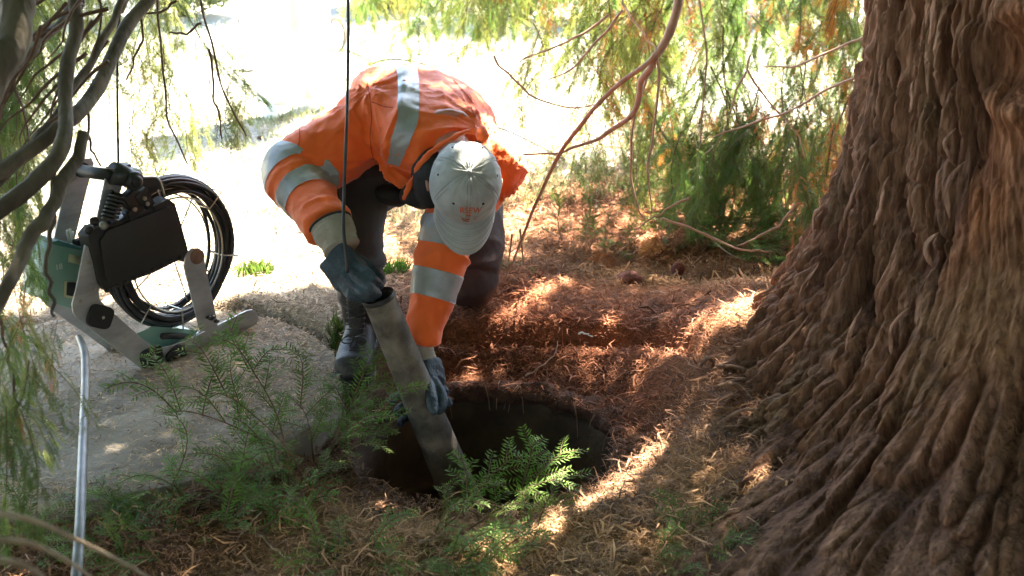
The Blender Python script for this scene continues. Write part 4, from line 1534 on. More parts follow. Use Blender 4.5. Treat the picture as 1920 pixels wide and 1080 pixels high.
rc = np.array(sp)
cut2(at(765, 120, 3.45), at(768, 225, 3.25), .030, 0, 0,
     lambda v: (at(760, 215, 3.3)[2] < v[2]) and abs(v[0] + .285) < .12 and v[1] < 3.75 and v[2] > .60 and not (dRv(v)))if False else None


def strip_path(pxs, w, depth_hint, name="reflective_stripe", m=None, out=.003):
    """band laid on the jacket along a path: sample the jacket by rays from outside and build a ribbon 3 mm proud"""
    dg = bpy.context.evaluated_depsgraph_get(); dg.update()
    from mathutils.bvhtree import BVHTree
    bm = bmesh.new(); bm.from_mesh(jk.data)
    bvh = BVHTree.FromBMesh(bm); bm.free()
    C_ = []
    n = 44
    src = curve([np.array([x, y, 0]) for x, y in pxs], n)
    wd = interp(w, n)
    rows = []
    for i in range(n):
        t = src[min(i + 1, n - 1)] - src[max(i - 1, 0)]
        nn = np.array([-t[1], t[0], 0]); nn /= np.linalg.norm(nn) + 1e-9
        row = []
        for k in np.linspace(-1, 1, 9):
            q = src[i] + nn * wd[i] * k
            o_ = CAM; d_ = nrm(ray(q[0], q[1]))
            h, no, _, _ = bvh.ray_cast(Vector(o_), Vector(d_), 10)
            if h is None:
                row.append(None)
            else:
                row.append(np.array(h) + np.array(no) * out)
        rows.append(row)
    V_, F_, idm = [], [], {}
    for i, row in enumerate(rows):
        for j, p in enumerate(row):
            if p is not None:
                idm[(i, j)] = len(V_); V_.append(p)
    for i in range(len(rows) - 1):
        for j in range(8):
            ks = [(i, j), (i, j + 1), (i + 1, j + 1), (i + 1, j)]
            if all(k in idm for k in ks):
                F_.append([idm[k] for k in ks])
    me = npmesh(name, np.array(V_), F_, m or M_reflect, True)
    o = link(name, me, jk)
    return o


strip_path([(762, 124), (766, 160), (766, 195), (764, 225), (752, 262), (738, 308)], [19, 19, 20, 20, 18, 12], 3.3)

M_seam = mat("seam_thread", (0.62, 0.07, 0.015), (0.5, 0.05, 0.012), rough=0.8)
for pp in ([(688, 152), (694, 185), (697, 225), (694, 260), (700, 298)], [(696, 190), (720, 200), (738, 202)], [(850, 150), (880, 185), (900, 215)],
           [(560, 225), (562, 262), (555, 290)]):
    strip_path(pp, [1.0] * len(pp), 3.3, name="seam", m=M_seam, out=.0012)
for xx in (756, 775):
    pass
# black shirt bulging out of the open front
mb = MB()
mb.ell(at(815, 330, 3.20), CR * .060, CU * .085, CF * .07)
mb.ell(at(790, 365, 3.26), CR * .055, CU * .036, CF * .08)
mb.ell(at(735, 365, 3.36), CR * .05, CU * .03, CF * .06)
sh_ = mb.build("shirt", M_black, person)
fuse(sh_, .006, 4)
V_ = getV(sh_.data); N_ = getN(sh_.data)
setV(sh_.data, V_ + N_ * (.010 * (ridged(V_, 9, (1, 1, 1), 360) ** 2 - .4))[:, None])

# --- trousers
mb = MB()
mb.ell((Rhip + Lhip) / 2 + nv3(0, .02, .02), nv3(.17, .02, 0), nv3(0, .13, 0), nv3(0, 0, .13))
P1 = curve([Rhip, Rhip * .5 + Rkn * .5 + nv3(0, 0, .02), Rkn, Rkn * .45 + Ran * .55, Ran + nv3(0, .01, .06)], 24)
mb.tube(P1, interp([.115, .105, .088, .068, .062], 24), 22)
mb.ell(Rkn + nv3(0, -.005, .0), nv3(.082, 0, 0), nv3(0, .08, 0), nv3(0, 0, .085))
P2 = curve([Lhip, Lhip * .5 + Lkn * .5 + nv3(.02, -.03, .0), Lkn + nv3(0, 0, .02)], 14)
mb.tube(P2, interp([.115, .105, .088], 14), 22)
mb.ell(Lkn + nv3(0, -.01, .0), nv3(.086, 0, 0), nv3(0, .075, 0), nv3(0, 0, .078))
mb.tube(curve([Lkn + nv3(0, .03, 0), Lkn * .5 + Lan * .5, Lan], 10), interp([.078, .072, .058], 10), 18)
tr = mb.build("trousers", M_trouser, person)
fuse(tr, .007, 4)
V_ = getV(tr.data); N_ = getN(tr.data)
low = sstep(.40, .28, V_[:, 2]) * sstep(.30, .18, np.abs(V_[:, 0] + .43))
dd = .010 * (ridged(V_, 7, (.8, .8, 1.6), 370) ** 2.5 - .4) + .003 * fbm(V_[:, 0] * 30, V_[:, 1] * 30, V_[:, 2] * 30, 2, 371)
dd += .008 * low * (np.abs(np.sin(V_[:, 2] * 60 + 3 * V_[:, 0] * 9)) ** 2 - .5)
setV(tr.data, V_ + N_ * dd[:, None])
# brown knee patch cloth over the kneeling leg
bmk = bmesh.new(); bmk.from_mesh(tr.data)
bmesh.ops.delete(bmk, geom=[v for v in bmk.verts if not (np.linalg.norm(np.array(v.co) - (Lkn + nv3(0, -.03, .07))) < .165 and v.co.x > -.26)], context='VERTS')
bmk.normal_update()
for v in bmk.verts:
    v.co += v.normal * .003
mk = bpy.data.meshes.new("knee_patch"); bmk.to_mesh(mk); bmk.free(); mk.materials.append(M_kneecloth)
link("knee_patch", mk, tr)


# --- boots
def boot(an, fwd, side, parent, toe_up=0.0, L=.27, zs=None):
    """an: ankle point above the sole; fwd toe direction"""
    fwd = nrm(fwd); side = nrm(side); up = nrm(np.cross(side, fwd))
    if up[2] < 0 and abs(fwd[2]) < .5: up = -up
    base = an - up * .085
    secs = []
    # along the foot from heel to toe
    for s, hw, hh in ((-.085, .022, .03), (-.075, .034, .05), (-.03, .040, .060), (.03, .043, .056), (.08, .050, .044), (.13, .054, .036), (.165, .050, .034), (.185, .038, .027), (.197, .018, .016)):
        secs.append((base + fwd * s + up * (hh + .018), side * hw, up * hh))
    mb = MB().loft(secs, 26, 2.6)
    for k in range(1):
        mb.tube(curve([base + up * .07 - fwd * .02, an + up * .03 - fwd * .012, an + up * .11 - fwd * .01, an + up * .16 - fwd * .008], 10), interp([.046, .048, .055, .060], 10), 22)
    b = mb.build("boot", M_leather, parent)
    fuse(b, .005, 4)
    # sole
    out = []
    for s, hw in ((-.09, .020), (-.082, .034), (-.04, .041), (.02, .039), (.07, .049), (.13, .056), (.17, .052), (.192, .040), (.205, .018)):
        out.append((s, hw))
    ring = [base + fwd * s + side * h for s, h in out] + [base + fwd * s - side * h for s, h in out[::-1]]
    MB().prism([p + up * .0 for p in ring], up * .028).build("sole", M_rubber, b, bevel=.004)
    MB().tube(curve([p + up * .030 for p in ring] + [ring[0] + up * .030], 60), .0028, 6, False).build("welt", M_rubber, b)
    # toe-cap seam
    MB().tube(curve([base + fwd * .115 - side * .052 + up * .032, base + fwd * .128 - side * .03 + up * .078, base + fwd * .135 + up * .090, base + fwd * .128 + side * .03 + up * .078, base + fwd * .115 + side * .052 + up * .032], 20), .0022, 6).build("toe_seam", M_rubber, b)
    # tongue and laces
    MB().loft([(base + fwd * .085 + up * .092, side * .018, up * .008), (base + fwd * .055 + up * .125, side * .022, up * .010), (base + fwd * .048 + up * .18, side * .024, fwd * .009), (base + fwd * .055 + up * .24, side * .026, fwd * .008)], 14).build("tongue", M_rubber, b)
    lm = MB()
    for k in range(6):
        u = k / 5
        c = base + fwd * (.090 - .040 * min(1, u * 2)) + up * (.104 + .125 * u)
        o_ = fwd * .010 + up * .004
        lm.tube(curve([c - side * .026, c - side * .01 + o_, c + side * .014 + o_ + up * .012, c + side * .026 + up * .016], 9), .0022, 5)
        lm.tube(curve([c + side * .026, c + side * .01 + o_, c - side * .014 + o_ + up * .012, c - side * .026 + up * .016], 9), .0022, 5)
    c = base + fwd * .105 + up * .115
    for sg in (-1, 1):
        lm.tube(curve([c, c + side * sg * .02 + fwd * .014 + up * .01, c + side * sg * .034 + fwd * .010 - up * .008, c + side * sg * .012 + fwd * .012 - up * .012, c], 16), .002, 5)
        lm.tube(curve([c, c + side * sg * .012 + fwd * .01 - up * .02, c + side * sg * .018 + fwd * .012 - up * .038], 8), .002, 5)
    lm.build("lace", mat("lace", (.03, .03, .028), rough=.6) if "lace" not in bpy.data.materials else bpy.data.materials["lace"], b)
    return b


f1 = nrm([-.02, -1, 0])
b1 = boot(nv3(-.432, 3.235, .085), f1, np.cross(f1, [0, 0, 1]), person)
f2 = nrm([-.02, .35, -1]); 
b2 = boot(nv3(-.19, 3.90, .13), nrm([0, .1, -1]) * .6 + nv3(0, .6, .1), nv3(1, 0, 0), person)


# --- gloves
def glove(wr, palm_c, pd, pn, fingers, thumb, parent, cuff_from, cr=(.052, .044)):
    """pd palm direction, pn normal to back of hand"""
    pd = nrm(pd); pn = nrm(pn - pd * (np.asarray(pn) @ pd)); ps = np.cross(pd, pn)
    mb = MB()
    mb.loft([(wr - pd * .0, ps * .036, pn * .032), (palm_c - pd * .035, ps * .042, pn * .030), (palm_c, ps * .049, pn * .027), (palm_c + pd * .035, ps * .050, pn * .022), (palm_c + pd * .05, ps * .045, pn * .016)], 20, 2.5)
    for f in fingers + [thumb]:
        P = curve(f, 14)
        mb.tube(P, interp([.0145, .0145, .0135, .0125, .0105], 14), 12)
        mb.ell(P[-1], nv3(.0105, 0, 0), nv3(0, .0105, 0), nv3(0, 0, .0105), 10, 6)
    g_ = mb.build("glove", M_glove, parent)
    fuse(g_, .0032, 3, .45)
    V_ = getV(g_.data); N_ = getN(g_.data)
    d_ = .0045 * (ridged(V_, 16, (1, 1, 1), 380) ** 3 - .35) + .0012 * fbm(V_[:, 0] * 90, V_[:, 1] * 90, V_[:, 2] * 90, 2, 381)
    setV(g_.data, V_ + N_ * d_[:, None])
    # knitted cuff
    c0 = cuff_from
    ax = wr - c0
    P = [c0 + ax * t for t in np.linspace(-.05, 1.15, 16)]
    r = interp([cr[0] * .96, cr[0], cr[0] * .96, cr[1], cr[1]], 16) * (1 + .02 * np.sin(np.arange(16) * 2.2))
    cf = MB().tube(P, r, 26).build("cuff", M_cuff, g_)
    V_ = getV(cf.data); N_ = getN(cf.data)
    setV(cf.data, V_ + N_ * (.003 * fbm(V_[:, 0] * 25, V_[:, 1] * 25, V_[:, 2] * 25, 2, 385))[:, None])
    MB().tube([c0 - ax * .08, c0 + ax * .0], cr[0] * 1.03, 26).build("cuff_band", M_black, g_)
    return g_


# hose axis
HT = at(711, 560, 3.05)            # mouth centre
HB = at(850, 900, 3.30)
hd = nrm(HB - HT)
hose_pts = [HT, HT + (HB - HT) * .33, HT + (HB - HT) * .66, HB, HB + hd * .3 + nv3(0, 0, -.02), HB + nv3(.10, .03, -.85)]
HRAD = .040
# right hand (left in the picture): back of the hand to the lens, fingers over the mouth edge
pdir = at(690, 540, 3.04) - at(625, 465, 3.05)
ps_ = nrm(np.cross(nrm(pdir), -CF))
kn = [at(650, 542, 3.02), at(664, 535, 3.005), at(676, 524, 3.00), at(684, 509, 3.01)]
mid_ = [at(665, 558, 3.00), at(680, 552, 2.985), at(692, 541, 2.985), at(700, 525, 3.00)]
tip_ = [at(682, 563, 3.01), at(697, 560, 3.01), at(707, 551, 3.02), at(713, 536, 3.04)]
base_ = [at(630, 517, 3.04), at(643, 510, 3.03), at(655, 500, 3.025), at(664, 489, 3.03)]
fing = [[base_[i], kn[i], mid_[i] * .6 + kn[i] * .4, mid_[i], tip_[i]] for i in range(4)]
thumb = [at(655, 476, 3.07), at(676, 488, 3.09), at(692, 503, 3.10), at(706, 515, 3.10), at(714, 520, 3.09)]
gl = glove(at(638, 460, 3.05), at(641, 498, 3.04), pdir, -CF, fing, thumb, person, at(620, 422, 3.07), cr=(.055, .047))
# left hand (right in the picture): reaches round the hose from behind
pd2 = at(818, 770, 3.20) - at(797, 670, 3.21)
fing2 = []
for i in range(4):
    yy = 690 + i * 20
    f_ = (yy + 26 - 560) / 340.0
    hx = 711 + f_ * 139
    dh = 3.05 + .25 * f_
    fing2.append([at(hx + 42, yy + 4, dh + .02), at(hx + 22, yy + 12, dh + .068), at(hx - 14, yy + 22, dh + .072), at(hx - 42, yy + 34, dh + .035), at(hx - 48, yy + 44, dh - .01)])
fing2[0] = [at(812, 715, 3.18), at(824, 735, 3.16), at(829, 750, 3.15), at(828, 762, 3.14), at(823, 770, 3.13)]
thumb2 = [at(800, 715, 3.17), at(808, 738, 3.14), at(811, 755, 3.12), at(813, 766, 3.11), at(814, 772, 3.10)]
gl2 = glove(at(797, 676, 3.21), at(806, 708, 3.205), pd2, CR * .8 - CF * .5, fing2, thumb2, person, at(789, 645, 3.21), cr=(.031, .031))

# --- cap
CR0 = .094
capc = HEAD + HU * .028


def cap_pt(a, t, out=0.0):
    """a: angle from front (HF) toward HS, t: 0 at the apex .. 1 at the hem"""
    ph = t * math.pi / 2 * 1.02
    r = (math.sin(ph) ** .9) * (CR0 + out)
    h = math.cos(ph) * (.088 + out)
    k = 1 + .06 * max(0, math.cos(a)) * t
    return capc + HF * math.cos(a) * r * k * 1.08 + HS * math.sin(a) * r * .97 + HU * (h if t <= 1 else h)


cap_root = None
nA, nT = 96, 30
V_ = []
for i in range(nT + 1):
    t = max(.004, i / nT)
    for j in range(nA):
        a = 2 * math.pi * j / nA
        seam = abs(((a / (math.pi / 3) + .5 + .5) % 1) - .5)      # 6 panels
        sd = -.0016 * math.exp(-((.5 - abs(.5 - ((a / (math.pi / 3)) % 1))) / .035) ** 2)
        wr_ = .0045 * float(vnoise(math.cos(a) * 2.3, math.sin(a) * 2.3, t * 3, 401)) * t + .0022 * float(vnoise(math.cos(a) * 7, math.sin(a) * 7, t * 8, 402))
        V_.append(cap_pt(a, t, sd + wr_))
for i in range(4):       # straight band below
    for j in range(nA):
        a = 2 * math.pi * j / nA
        V_.append(cap_pt(a, 1.0, 0) - HU * (.006 + .009 * i))
F_ = []
for i in range(nT + 4):
    for j in range(nA):
        k = (j + 1) % nA
        F_.append([i * nA + j, (i + 1) * nA + j, (i + 1) * nA + k, i * nA + k])
F_.append(list(range(nA))[::-1])
cap = link("cap", npmesh("cap", np.array(V_), F_, M_cap, True), person)
# brim: starts at the front hem, curved down at its sides
bv, bf = [], []
nb, nd = 40, 12
for i in range(nb + 1):
    a = -1.02 + 2.04 * i / nb
    p0 = cap_pt(a, 1.0) - HU * .020
    w_ = math.cos(a * math.pi / 2 / 1.08) ** .55
    for j in range(nd + 1):
        q = j / nd
        ext = .072 * w_ * q
        lat = (p0 - capc) @ HS * (1 + .02 * q)
        drop = .05 * (abs(lat) / .08) ** 2 * .55 + .030 * q ** 1.3
        bv.append(capc + HF * ((p0 - capc) @ HF + ext) + HS * lat + HU * ((p0 - capc) @ HU - drop * (.4 + .6 * q)))
n_top = len(bv)
bv2 = [v - HU * .0028 for v in bv]
W = nd + 1
for i in range(nb):
    for j in range(nd):
        a0 = i * W + j
        bf.append([a0, a0 + 1, a0 + W + 1, a0 + W])
        bf.append([n_top + a0, n_top + a0 + W, n_top + a0 + W + 1, n_top + a0 + 1])
    bf.append([i * W + nd, n_top + i * W + nd, n_top + (i + 1) * W + nd, (i + 1) * W + nd])
brim = link("brim", npmesh("brim", np.array(bv + bv2), bf, M_cap, True), cap)
BVt = np.array(bv).reshape(nb + 1, W, 3)
for q in (2, 4, 5, 7, 8, 10):
    MB().tube(BVt[2:-2, q] + HU * .0006, .0005, 4, False).build("brim_stitching", M_stitch, cap)
# panel seams (double stitching)
for k in range(6):
    a = k * math.pi / 3
    for da in (-.05, .05):
        P = np.array([cap_pt(a + da * (1.0 / max(.25, t)) * .6, t, .0007) for t in np.linspace(.1, 1.0, 22)])
        MB().tube(P, .00055, 4, False).build("seam_stitching", M_stitch, cap)
for k in range(6):
    a = k * math.pi / 3 + math.pi / 6
    p = cap_pt(a, .56, .001); n_ = nrm(p - capc)
    s1 = nrm(np.cross(n_, HU)); s2 = np.cross(n_, s1)
    MB().ell(p, s1 * .0034, s2 * .0034, n_ * .0014, 14, 6).build("eyelet", M_black, cap)
MB().ell(cap_pt(0, .004, .002), HF * .0075, HS * .0075, HU * .004, 16, 8).build("top_button", M_cap, cap)
# closure strap at the back
MB().tube([cap_pt(math.pi + x, 1.0, .002) - HU * .018 for x in np.linspace(-.5, .5, 12)], .007, 8, True, .25).build("strap", M_cap, cap)
MB().box(cap_pt(math.pi - .35, .92, .004), HS * .009, HU * .007, HF * .003).build("strap_buckle", mat("dark_red_buckle", (.16, .03, .03), rough=.4), cap, bevel=.001)


def on_cap(u, v, out=.0012):
    """u right in the picture, v down in the picture (metres on the front of the crown)"""
    # front panel: distance from the apex v along HF
    r = math.hypot(u, v)
    a = math.atan2(u, v)
    t = min(1.0, r / .128)
    # HS points to picture side; choose sign so +u is picture-right
    sgn = 1 if HS @ CR > 0 else -1
    return cap_pt(sgn * a, t, out)


def cap_text(body, size, u0, v0, m):
    cu = bpy.data.curves.new("cap_lettering", 'FONT')
    cu.body = body
    cu.size = size
    cu.align_x = 'CENTER'; cu.align_y = 'CENTER'
    cu.offset = .0002
    o = bpy.data.objects.new("tmp", cu)
    COL.objects.link(o)
    dg = bpy.context.evaluated_depsgraph_get(); dg.update()
    me = bpy.data.meshes.new_from_object(o.evaluated_get(dg))
    bpy.data.objects.remove(o)
    bm = bmesh.new(); bm.from_mesh(me)
    bmesh.ops.triangulate(bm, faces=bm.faces)
    bmesh.ops.subdivide_edges(bm, edges=bm.edges[:], cuts=1)
    for v in bm.verts:
        v.co = Vector(on_cap(u0 + v.co.x, v0 - v.co.y))
    bm.to_mesh(me); bm.free()
    me.materials.clear(); me.materials.append(m)
    return link("cap_lettering", me, cap)


cap_text("RSEW", .0215, .006, .078, M_logo)
# emblem: a figure above waves
def emb(pts, w, m, name):
    V_ = []; n = 16
    c = curve([np.array([x, y, 0]) for x, y in pts], n); ww = interp(w, n)
    for i in range(n):
        t = nrm(c[min(i + 1, n - 1)] - c[max(i - 1, 0)]); nn = np.array([-t[1], t[0]])
        V_.append(on_cap(c[i][0] + nn[0] * ww[i], c[i][1] + nn[1] * ww[i], .0016)); V_.append(on_cap(c[i][0] - nn[0] * ww[i], c[i][1] - nn[1] * ww[i], .0016))
    F_ = [[2 * i, 2 * i + 1, 2 * i + 3, 2 * i + 2] for i in range(n - 1)]
    link(name, npmesh(name, np.array(V_), F_, m, True), cap)


emb([(-.018, .101), (-.010, .110), (.004, .113), (.020, .107), (.030, .101)], [.0006, .0026, .0030, .0016, .0004], M_logo2, "emblem_wave")
emb([(-.020, .095), (-.012, .102), (.002, .106), (.016, .101), (.028, .093)], [.0004, .0012, .0022, .0012, .0004], M_logo2, "emblem_wave")
emb([(-.006, .0895), (.001, .091), (.008, .094), (.007, .100), (.004, .105)], [.0012, .0028, .0028, .0034, .0045], M_logo, "emblem_figure")

# ------------------------------------------------------------------ hose
root = empty("suction_hose", (0, 0, 0), "stiff grey canvas hose slanting down from the worker's hands into the dark manhole", "hose")
Ph = curve(hose_pts, 46)
mb = MB()
n = 40; angs = np.linspace(0, 2 * math.pi, n, endpoint=False)
o = MB().tube(Ph, np.linspace(HRAD, .058, 46) * (1 + .008 * np.sin(np.arange(46) * 1.7)), 36, cap=False).build("hose_wall", M_hose, root)
MB().tube(Ph, np.linspace(HRAD, .058, 46) - .004, 30, cap=False).build("hose_lining", M_rubber, root)
MB().tube([HT + hd * .002, HT - hd * .004, HT - hd * .010], [HRAD * 1.06, HRAD * 1.08, HRAD * 1.02], 36, cap=False).build("hose_rim", M_rubber, root)
MB().tube([HT + hd * .02, HT + hd * .035], HRAD - .005, 30, cap=True).build("hose_plug", M_rubber, root)
# ------------------------------------------------------------------ cables hanging from above
def rope(label, pts, r, m, name, n=40, cat="cable"):
    o = MB().tube(curve(pts, n), r, 8).build(name, m)
    return tag(o, label, cat)


rope("thin black cable hanging from above down to the worker's right glove",
     [at(648, -700, 3.12), at(652, -60, 3.10), at(653, 60, 3.10), at(651, 200, 3.08), at(646, 330, 3.06), at(644, 420, 3.005), at(648, 470, 2.985), at(652, 512, 2.99)], .0042, M_cable, "hanging_cable")
rope("thin black cable dropping from the branches onto the top of the reel",
     [at(232, -700, 3.2), at(226, -40, 3.24), at(221, 60, 3.26), at(220, 180, 3.27), at(222, 312, 3.28)], .0035, M_cable, "hanging_cable")

# steel tube leaning at left
Pp = curve([at(147, 632, 3.05), at(152, 642, 3.0), at(159, 665, 2.93), at(160, 720, 2.80), at(157, 800, 2.62), at(153, 900, 2.44), at(150, 985, 2.32), at(142, 1100, 2.22)], 40)
tag(MB().tube(Pp, interp([.007, .0095, .010, .010, .010, .010], 40), 14).build("bent_steel_tube", M_pole), "bent shiny steel tube slanting down across the left edge of the slab", "steel tube")

# ------------------------------------------------------------------ cable reel
A0 = at(278, 693, 3.40)
B0 = at(480, 598, 3.68)
B0[2] = A0[2] + .025
dz = SLZ - min(A0[2], SLZ)
UX = nrm(B0 - A0)
NF = nrm(np.cross(UX, [0, 0, 1.0]))
if NF[1] > 0: NF = -NF
UZ = np.cross(NF, UX)
if UZ[2] < 0: UZ = -UZ


def rp(px, py, off=0.0):
    """pixel -> point on the reel's plane, off metres behind the front plate"""
    o_ = A0 - NF * off
    d_ = ray(px, py)
    t = ((o_ - CAM) @ NF) / (d_ @ NF)
    return CAM + d_ * t


def z3(X_, Y_):
    return 60 + X_ / 2.4545, 280 + Y_ / 2.4545


reel = empty("cable_reel", (0, 0, 0), "cable reel with grey metal frame, black panel and mint green box on the concrete slab", "cable reel")


def plate(pts, off, th, m, name, parent=reel, bevel=.0015):
    P = [rp(*z3(*p), off) for p in pts]
    return MB().prism(P, -NF * th).build(name, m, parent, bevel=bevel)


W_ = .19
low_pl = [(262, 450), (245, 440), (205, 640), (186, 715), (192, 755), (205, 775), (490, 1000), (525, 1022), (562, 1030), (600, 1022), (640, 1010), (1022, 812), (1036, 800), (1043, 778), (1036, 750), (1015, 738), (990, 742), (700, 886), (640, 905), (590, 915), (560, 908), (520, 880), (345, 728), (312, 690), (308, 650), (322, 620), (300, 540)]
plate(low_pl, 0, .006, M_alu, "front_plate")
plate([(345, 105), (378, 92), (420, 100), (428, 130), (395, 240), (360, 340), (345, 460), (330, 620), (318, 625), (262, 450), (285, 340), (300, 320)], .007, .006, M_alu, "upper_plate")
plate([(60, 0), (0, 0)] and [(188, 70), (200, 50), (275, 40), (286, 62), (240, 240), (198, 415), (180, 560), (200, 700), (300, 790), (480, 900), (560, 930), (640, 905), (700, 860), (820, 780), (930, 745), (950, 770), (700, 905), (560, 990), (400, 962), (250, 850), (95, 742), (42, 690), (40, 655), (75, 500), (105, 400), (140, 240)], W_, .006, M_alu, "back_plate")
plate([(470, 852), (560, 815), (640, 822), (770, 832), (720, 880), (580, 920)], .05, .004, M_mint, "tray")
MB().box(A0 - NF * W_ * .5 + UX * .12 + UZ * .012, UX * .10, UZ * .003, NF * W_ * .46).build("base_tray", M_mint, reel, bevel=.001)
# handle
MB().tube([rp(*z3(215, 95), W_ + .01), rp(*z3(215, 95), W_) * .5 + rp(*z3(350, 122), .0) * .5, rp(*z3(365, 118), 0.0)], .0165, 18).build("handle", M_rubber, reel)
MB().tube([rp(*z3(222, 92), W_ + .012), rp(*z3(232, 95), W_ - .012)], .021, 18).build("handle_end", M_rubber, reel)
# knob housing, knob, spring
MB().tube([rp(*z3(372, 110), -.01), rp(*z3(480, 132), -.01)], [.030, .026], 20).build("head_housing", M_dark, reel)
MB().box(rp(*z3(400, 90), 0), UX * .026, UZ * .010, NF * .02).build("clamp_block", M_dark, reel, bevel=.002)
kc = rp(*z3(462, 142), -.03)
MB().tube([kc + NF * -.01, kc + NF * .014, kc + NF * .02], [.026, .026, .022], 24).build("knob_ring", M_dark, reel)
MB().ell(kc + NF * .018, UX * .017, UZ * .017, NF * .014).build("knob", M_rubber, reel)
s0, s1 = rp(*z3(397, 205), -.015), rp(*z3(352, 325), -.015)
tt = np.linspace(0, 1, 150)
ax = nrm(s1 - s0); e1_ = nrm(np.cross(ax, NF)); e2_ = np.cross(ax, e1_)
Psx = s0 + (s1 - s0) * tt[:, None] + .019 * (np.cos(tt * 2 * math.pi * 7)[:, None] * e1_ + np.sin(tt * 2 * math.pi * 7)[:, None] * e2_)
MB().tube(Psx, .0045, 7).build("spring", M_dark, reel)
MB().tube([s0, s1], .010, 10).build("spring_rod", M_rubber, reel)
for (X_, Y_, sx, sy, of) in ((455, 230, .022, .022, -.015), (500, 215, .02, .018, -.02), (470, 275, .03, .013, -.012), (525, 245, .014, .012, -.022), (430, 250, .012, .026, -.01)):
    MB().box(rp(*z3(X_, Y_), of), nrm(UX * .9 + UZ * .45) * sx, nrm(UZ * .9 - UX * .45) * sy, NF * .016).build("bracket", M_dark, reel, bevel=.003)
for (X_, Y_) in ((470, 275), (528, 250), (515, 225)):
    c = rp(*z3(X_, Y_), -.036)
    MB().tube([c, c + NF * .006], .006, 6).build("bolt", M_wire, reel, smooth=False)
for (X_, Y_) in ((286, 330), (262, 372), (330, 350)):
    c = rp(*z3(X_, Y_), -.012)
    MB().ell(c, UX * .012, UZ * .012, NF * .012, 12, 8).build("grip_knob", M_rubber if X_ != 330 else M_wire, reel)
# black panel box
pan = [(258, 402), (292, 362), (345, 348), (530, 272), (566, 262), (640, 235), (660, 250), (690, 350), (722, 468), (700, 500), (560, 570), (420, 622), (336, 650), (312, 620), (290, 520)]
plate(pan, -.012, .05, M_panel, "control_panel", bevel=.004)
MB().prism([rp(*z3(*p), -.022) for p in [(350, 372), (540, 300), (640, 262), (675, 360), (700, 462), (560, 540), (420, 592), (350, 610), (330, 520), (318, 420)]], -NF * .012).build("panel_face", M_panel, reel, bevel=.003)
MB().prism([rp(*z3(*p), -.020) for p in [(560, 262), (628, 226), (645, 240), (575, 282)]], -NF * .05).build("panel_lip", M_panel, reel, bevel=.004)
for k in range(9):
    c = rp(*z3(345 + k * 42, 648 - k * 19), -.010)
    MB().ell(c, UX * .008, UZ * .007, NF * .008, 10, 6).build("edge_lug", M_rubber, reel)
# green control box between the plates
gb = [(98, 432), (118, 424), (250, 462), (232, 560), (198, 742), (120, 715), (46, 690), (60, 600), (76, 480)]
gbox = plate(gb, .07, .10, M_mint, "control_box", bevel=.004)
plate([(95, 425), (120, 418), (256, 458), (252, 470), (96, 438)], .066, .108, mat("teal_trim", (.05, .19, .17), rough=.4), "box_trim", gbox)
plate([(165, 612), (208, 615), (202, 680), (162, 672)], .062, .008, M_rubber, "switch", gbox)
plate([(152, 606), (214, 610), (207, 690), (148, 680)], .066, .004, M_cream, "switch_plate", gbox)
plate([(172, 482), (226, 494), (222, 534), (168, 518)], .0675, .0026, M_cream, "label_plate", gbox, bevel=0)
cu = bpy.data.curves.new("t", 'FONT'); cu.body = "18"; cu.size = .022; cu.align_x = 'CENTER'; cu.align_y = 'CENTER'
to = bpy.data.objects.new("t", cu); COL.objects.link(to)
dg = bpy.context.evaluated_depsgraph_get(); dg.update()
tm = bpy.data.meshes.new_from_object(to.evaluated_get(dg)); bpy.data.objects.remove(to)
tv = getV(tm); c0 = rp(*z3(124, 542), .0665)
ux2 = nrm(UX * .98 + UZ * -.12); uz2 = np.cross(NF, ux2); uz2 = uz2 if uz2[2] > 0 else -uz2
setV(tm, c0 + tv[:, :1] * ux2 + tv[:, 1:2] * uz2); tm.materials.clear(); tm.materials.append(M_white)
link("box_number", tm, gbox)
for (X_, Y_) in ((168, 408), (182, 402), (192, 415)):
    c = rp(*z3(X_, Y_), .10)
    MB().tube([c - UZ * .012, c + UZ * .022], .0035, 8).build("connector_pin", M_white, gbox)
for (X_, Y_) in ((210, 430), (240, 442)):
    MB().box(rp(*z3(X_, Y_), .09), UX * .010, UZ * .010, NF * .01).build("connector", M_rubber, gbox, bevel=.002)
# rubber bumpers with rivets
for (X_, Y_, sx, sy, ro) in ((308, 768, .038, .031, -.55), (545, 952, .036, .028, .05), (658, 950, .031, .028, .35)):
    c = rp(*z3(X_, Y_), 0)
    d1_ = math.cos(ro) * UX + math.sin(ro) * UZ; d2_ = -math.sin(ro) * UX + math.cos(ro) * UZ
    poly = [c + d1_ * sx * np.sign(math.cos(a)) * abs(math.cos(a)) ** .5 + d2_ * sy * np.sign(math.sin(a)) * abs(math.sin(a)) ** .5 + NF * .001 for a in np.linspace(0, 2 * math.pi, 24, endpoint=False)]
    bb = MB().prism(poly, NF * .010).build("bumper", M_rubber, reel, bevel=.003)
    MB().ell(c + NF * .012 + d1_ * .006, d1_ * .0045, d2_ * .0045, NF * .002, 12, 6).build("rivet", M_wire, bb)
for (X_, Y_) in ((225, 700), (262, 520), (430, 860), (500, 980), (930, 800), (830, 850), (700, 920), (290, 640)):
    c = rp(*z3(X_, Y_), 0)
    MB().tube([c, c + NF * .0035], .0055, 6).build("bolt", M_wire, reel, smooth=False)
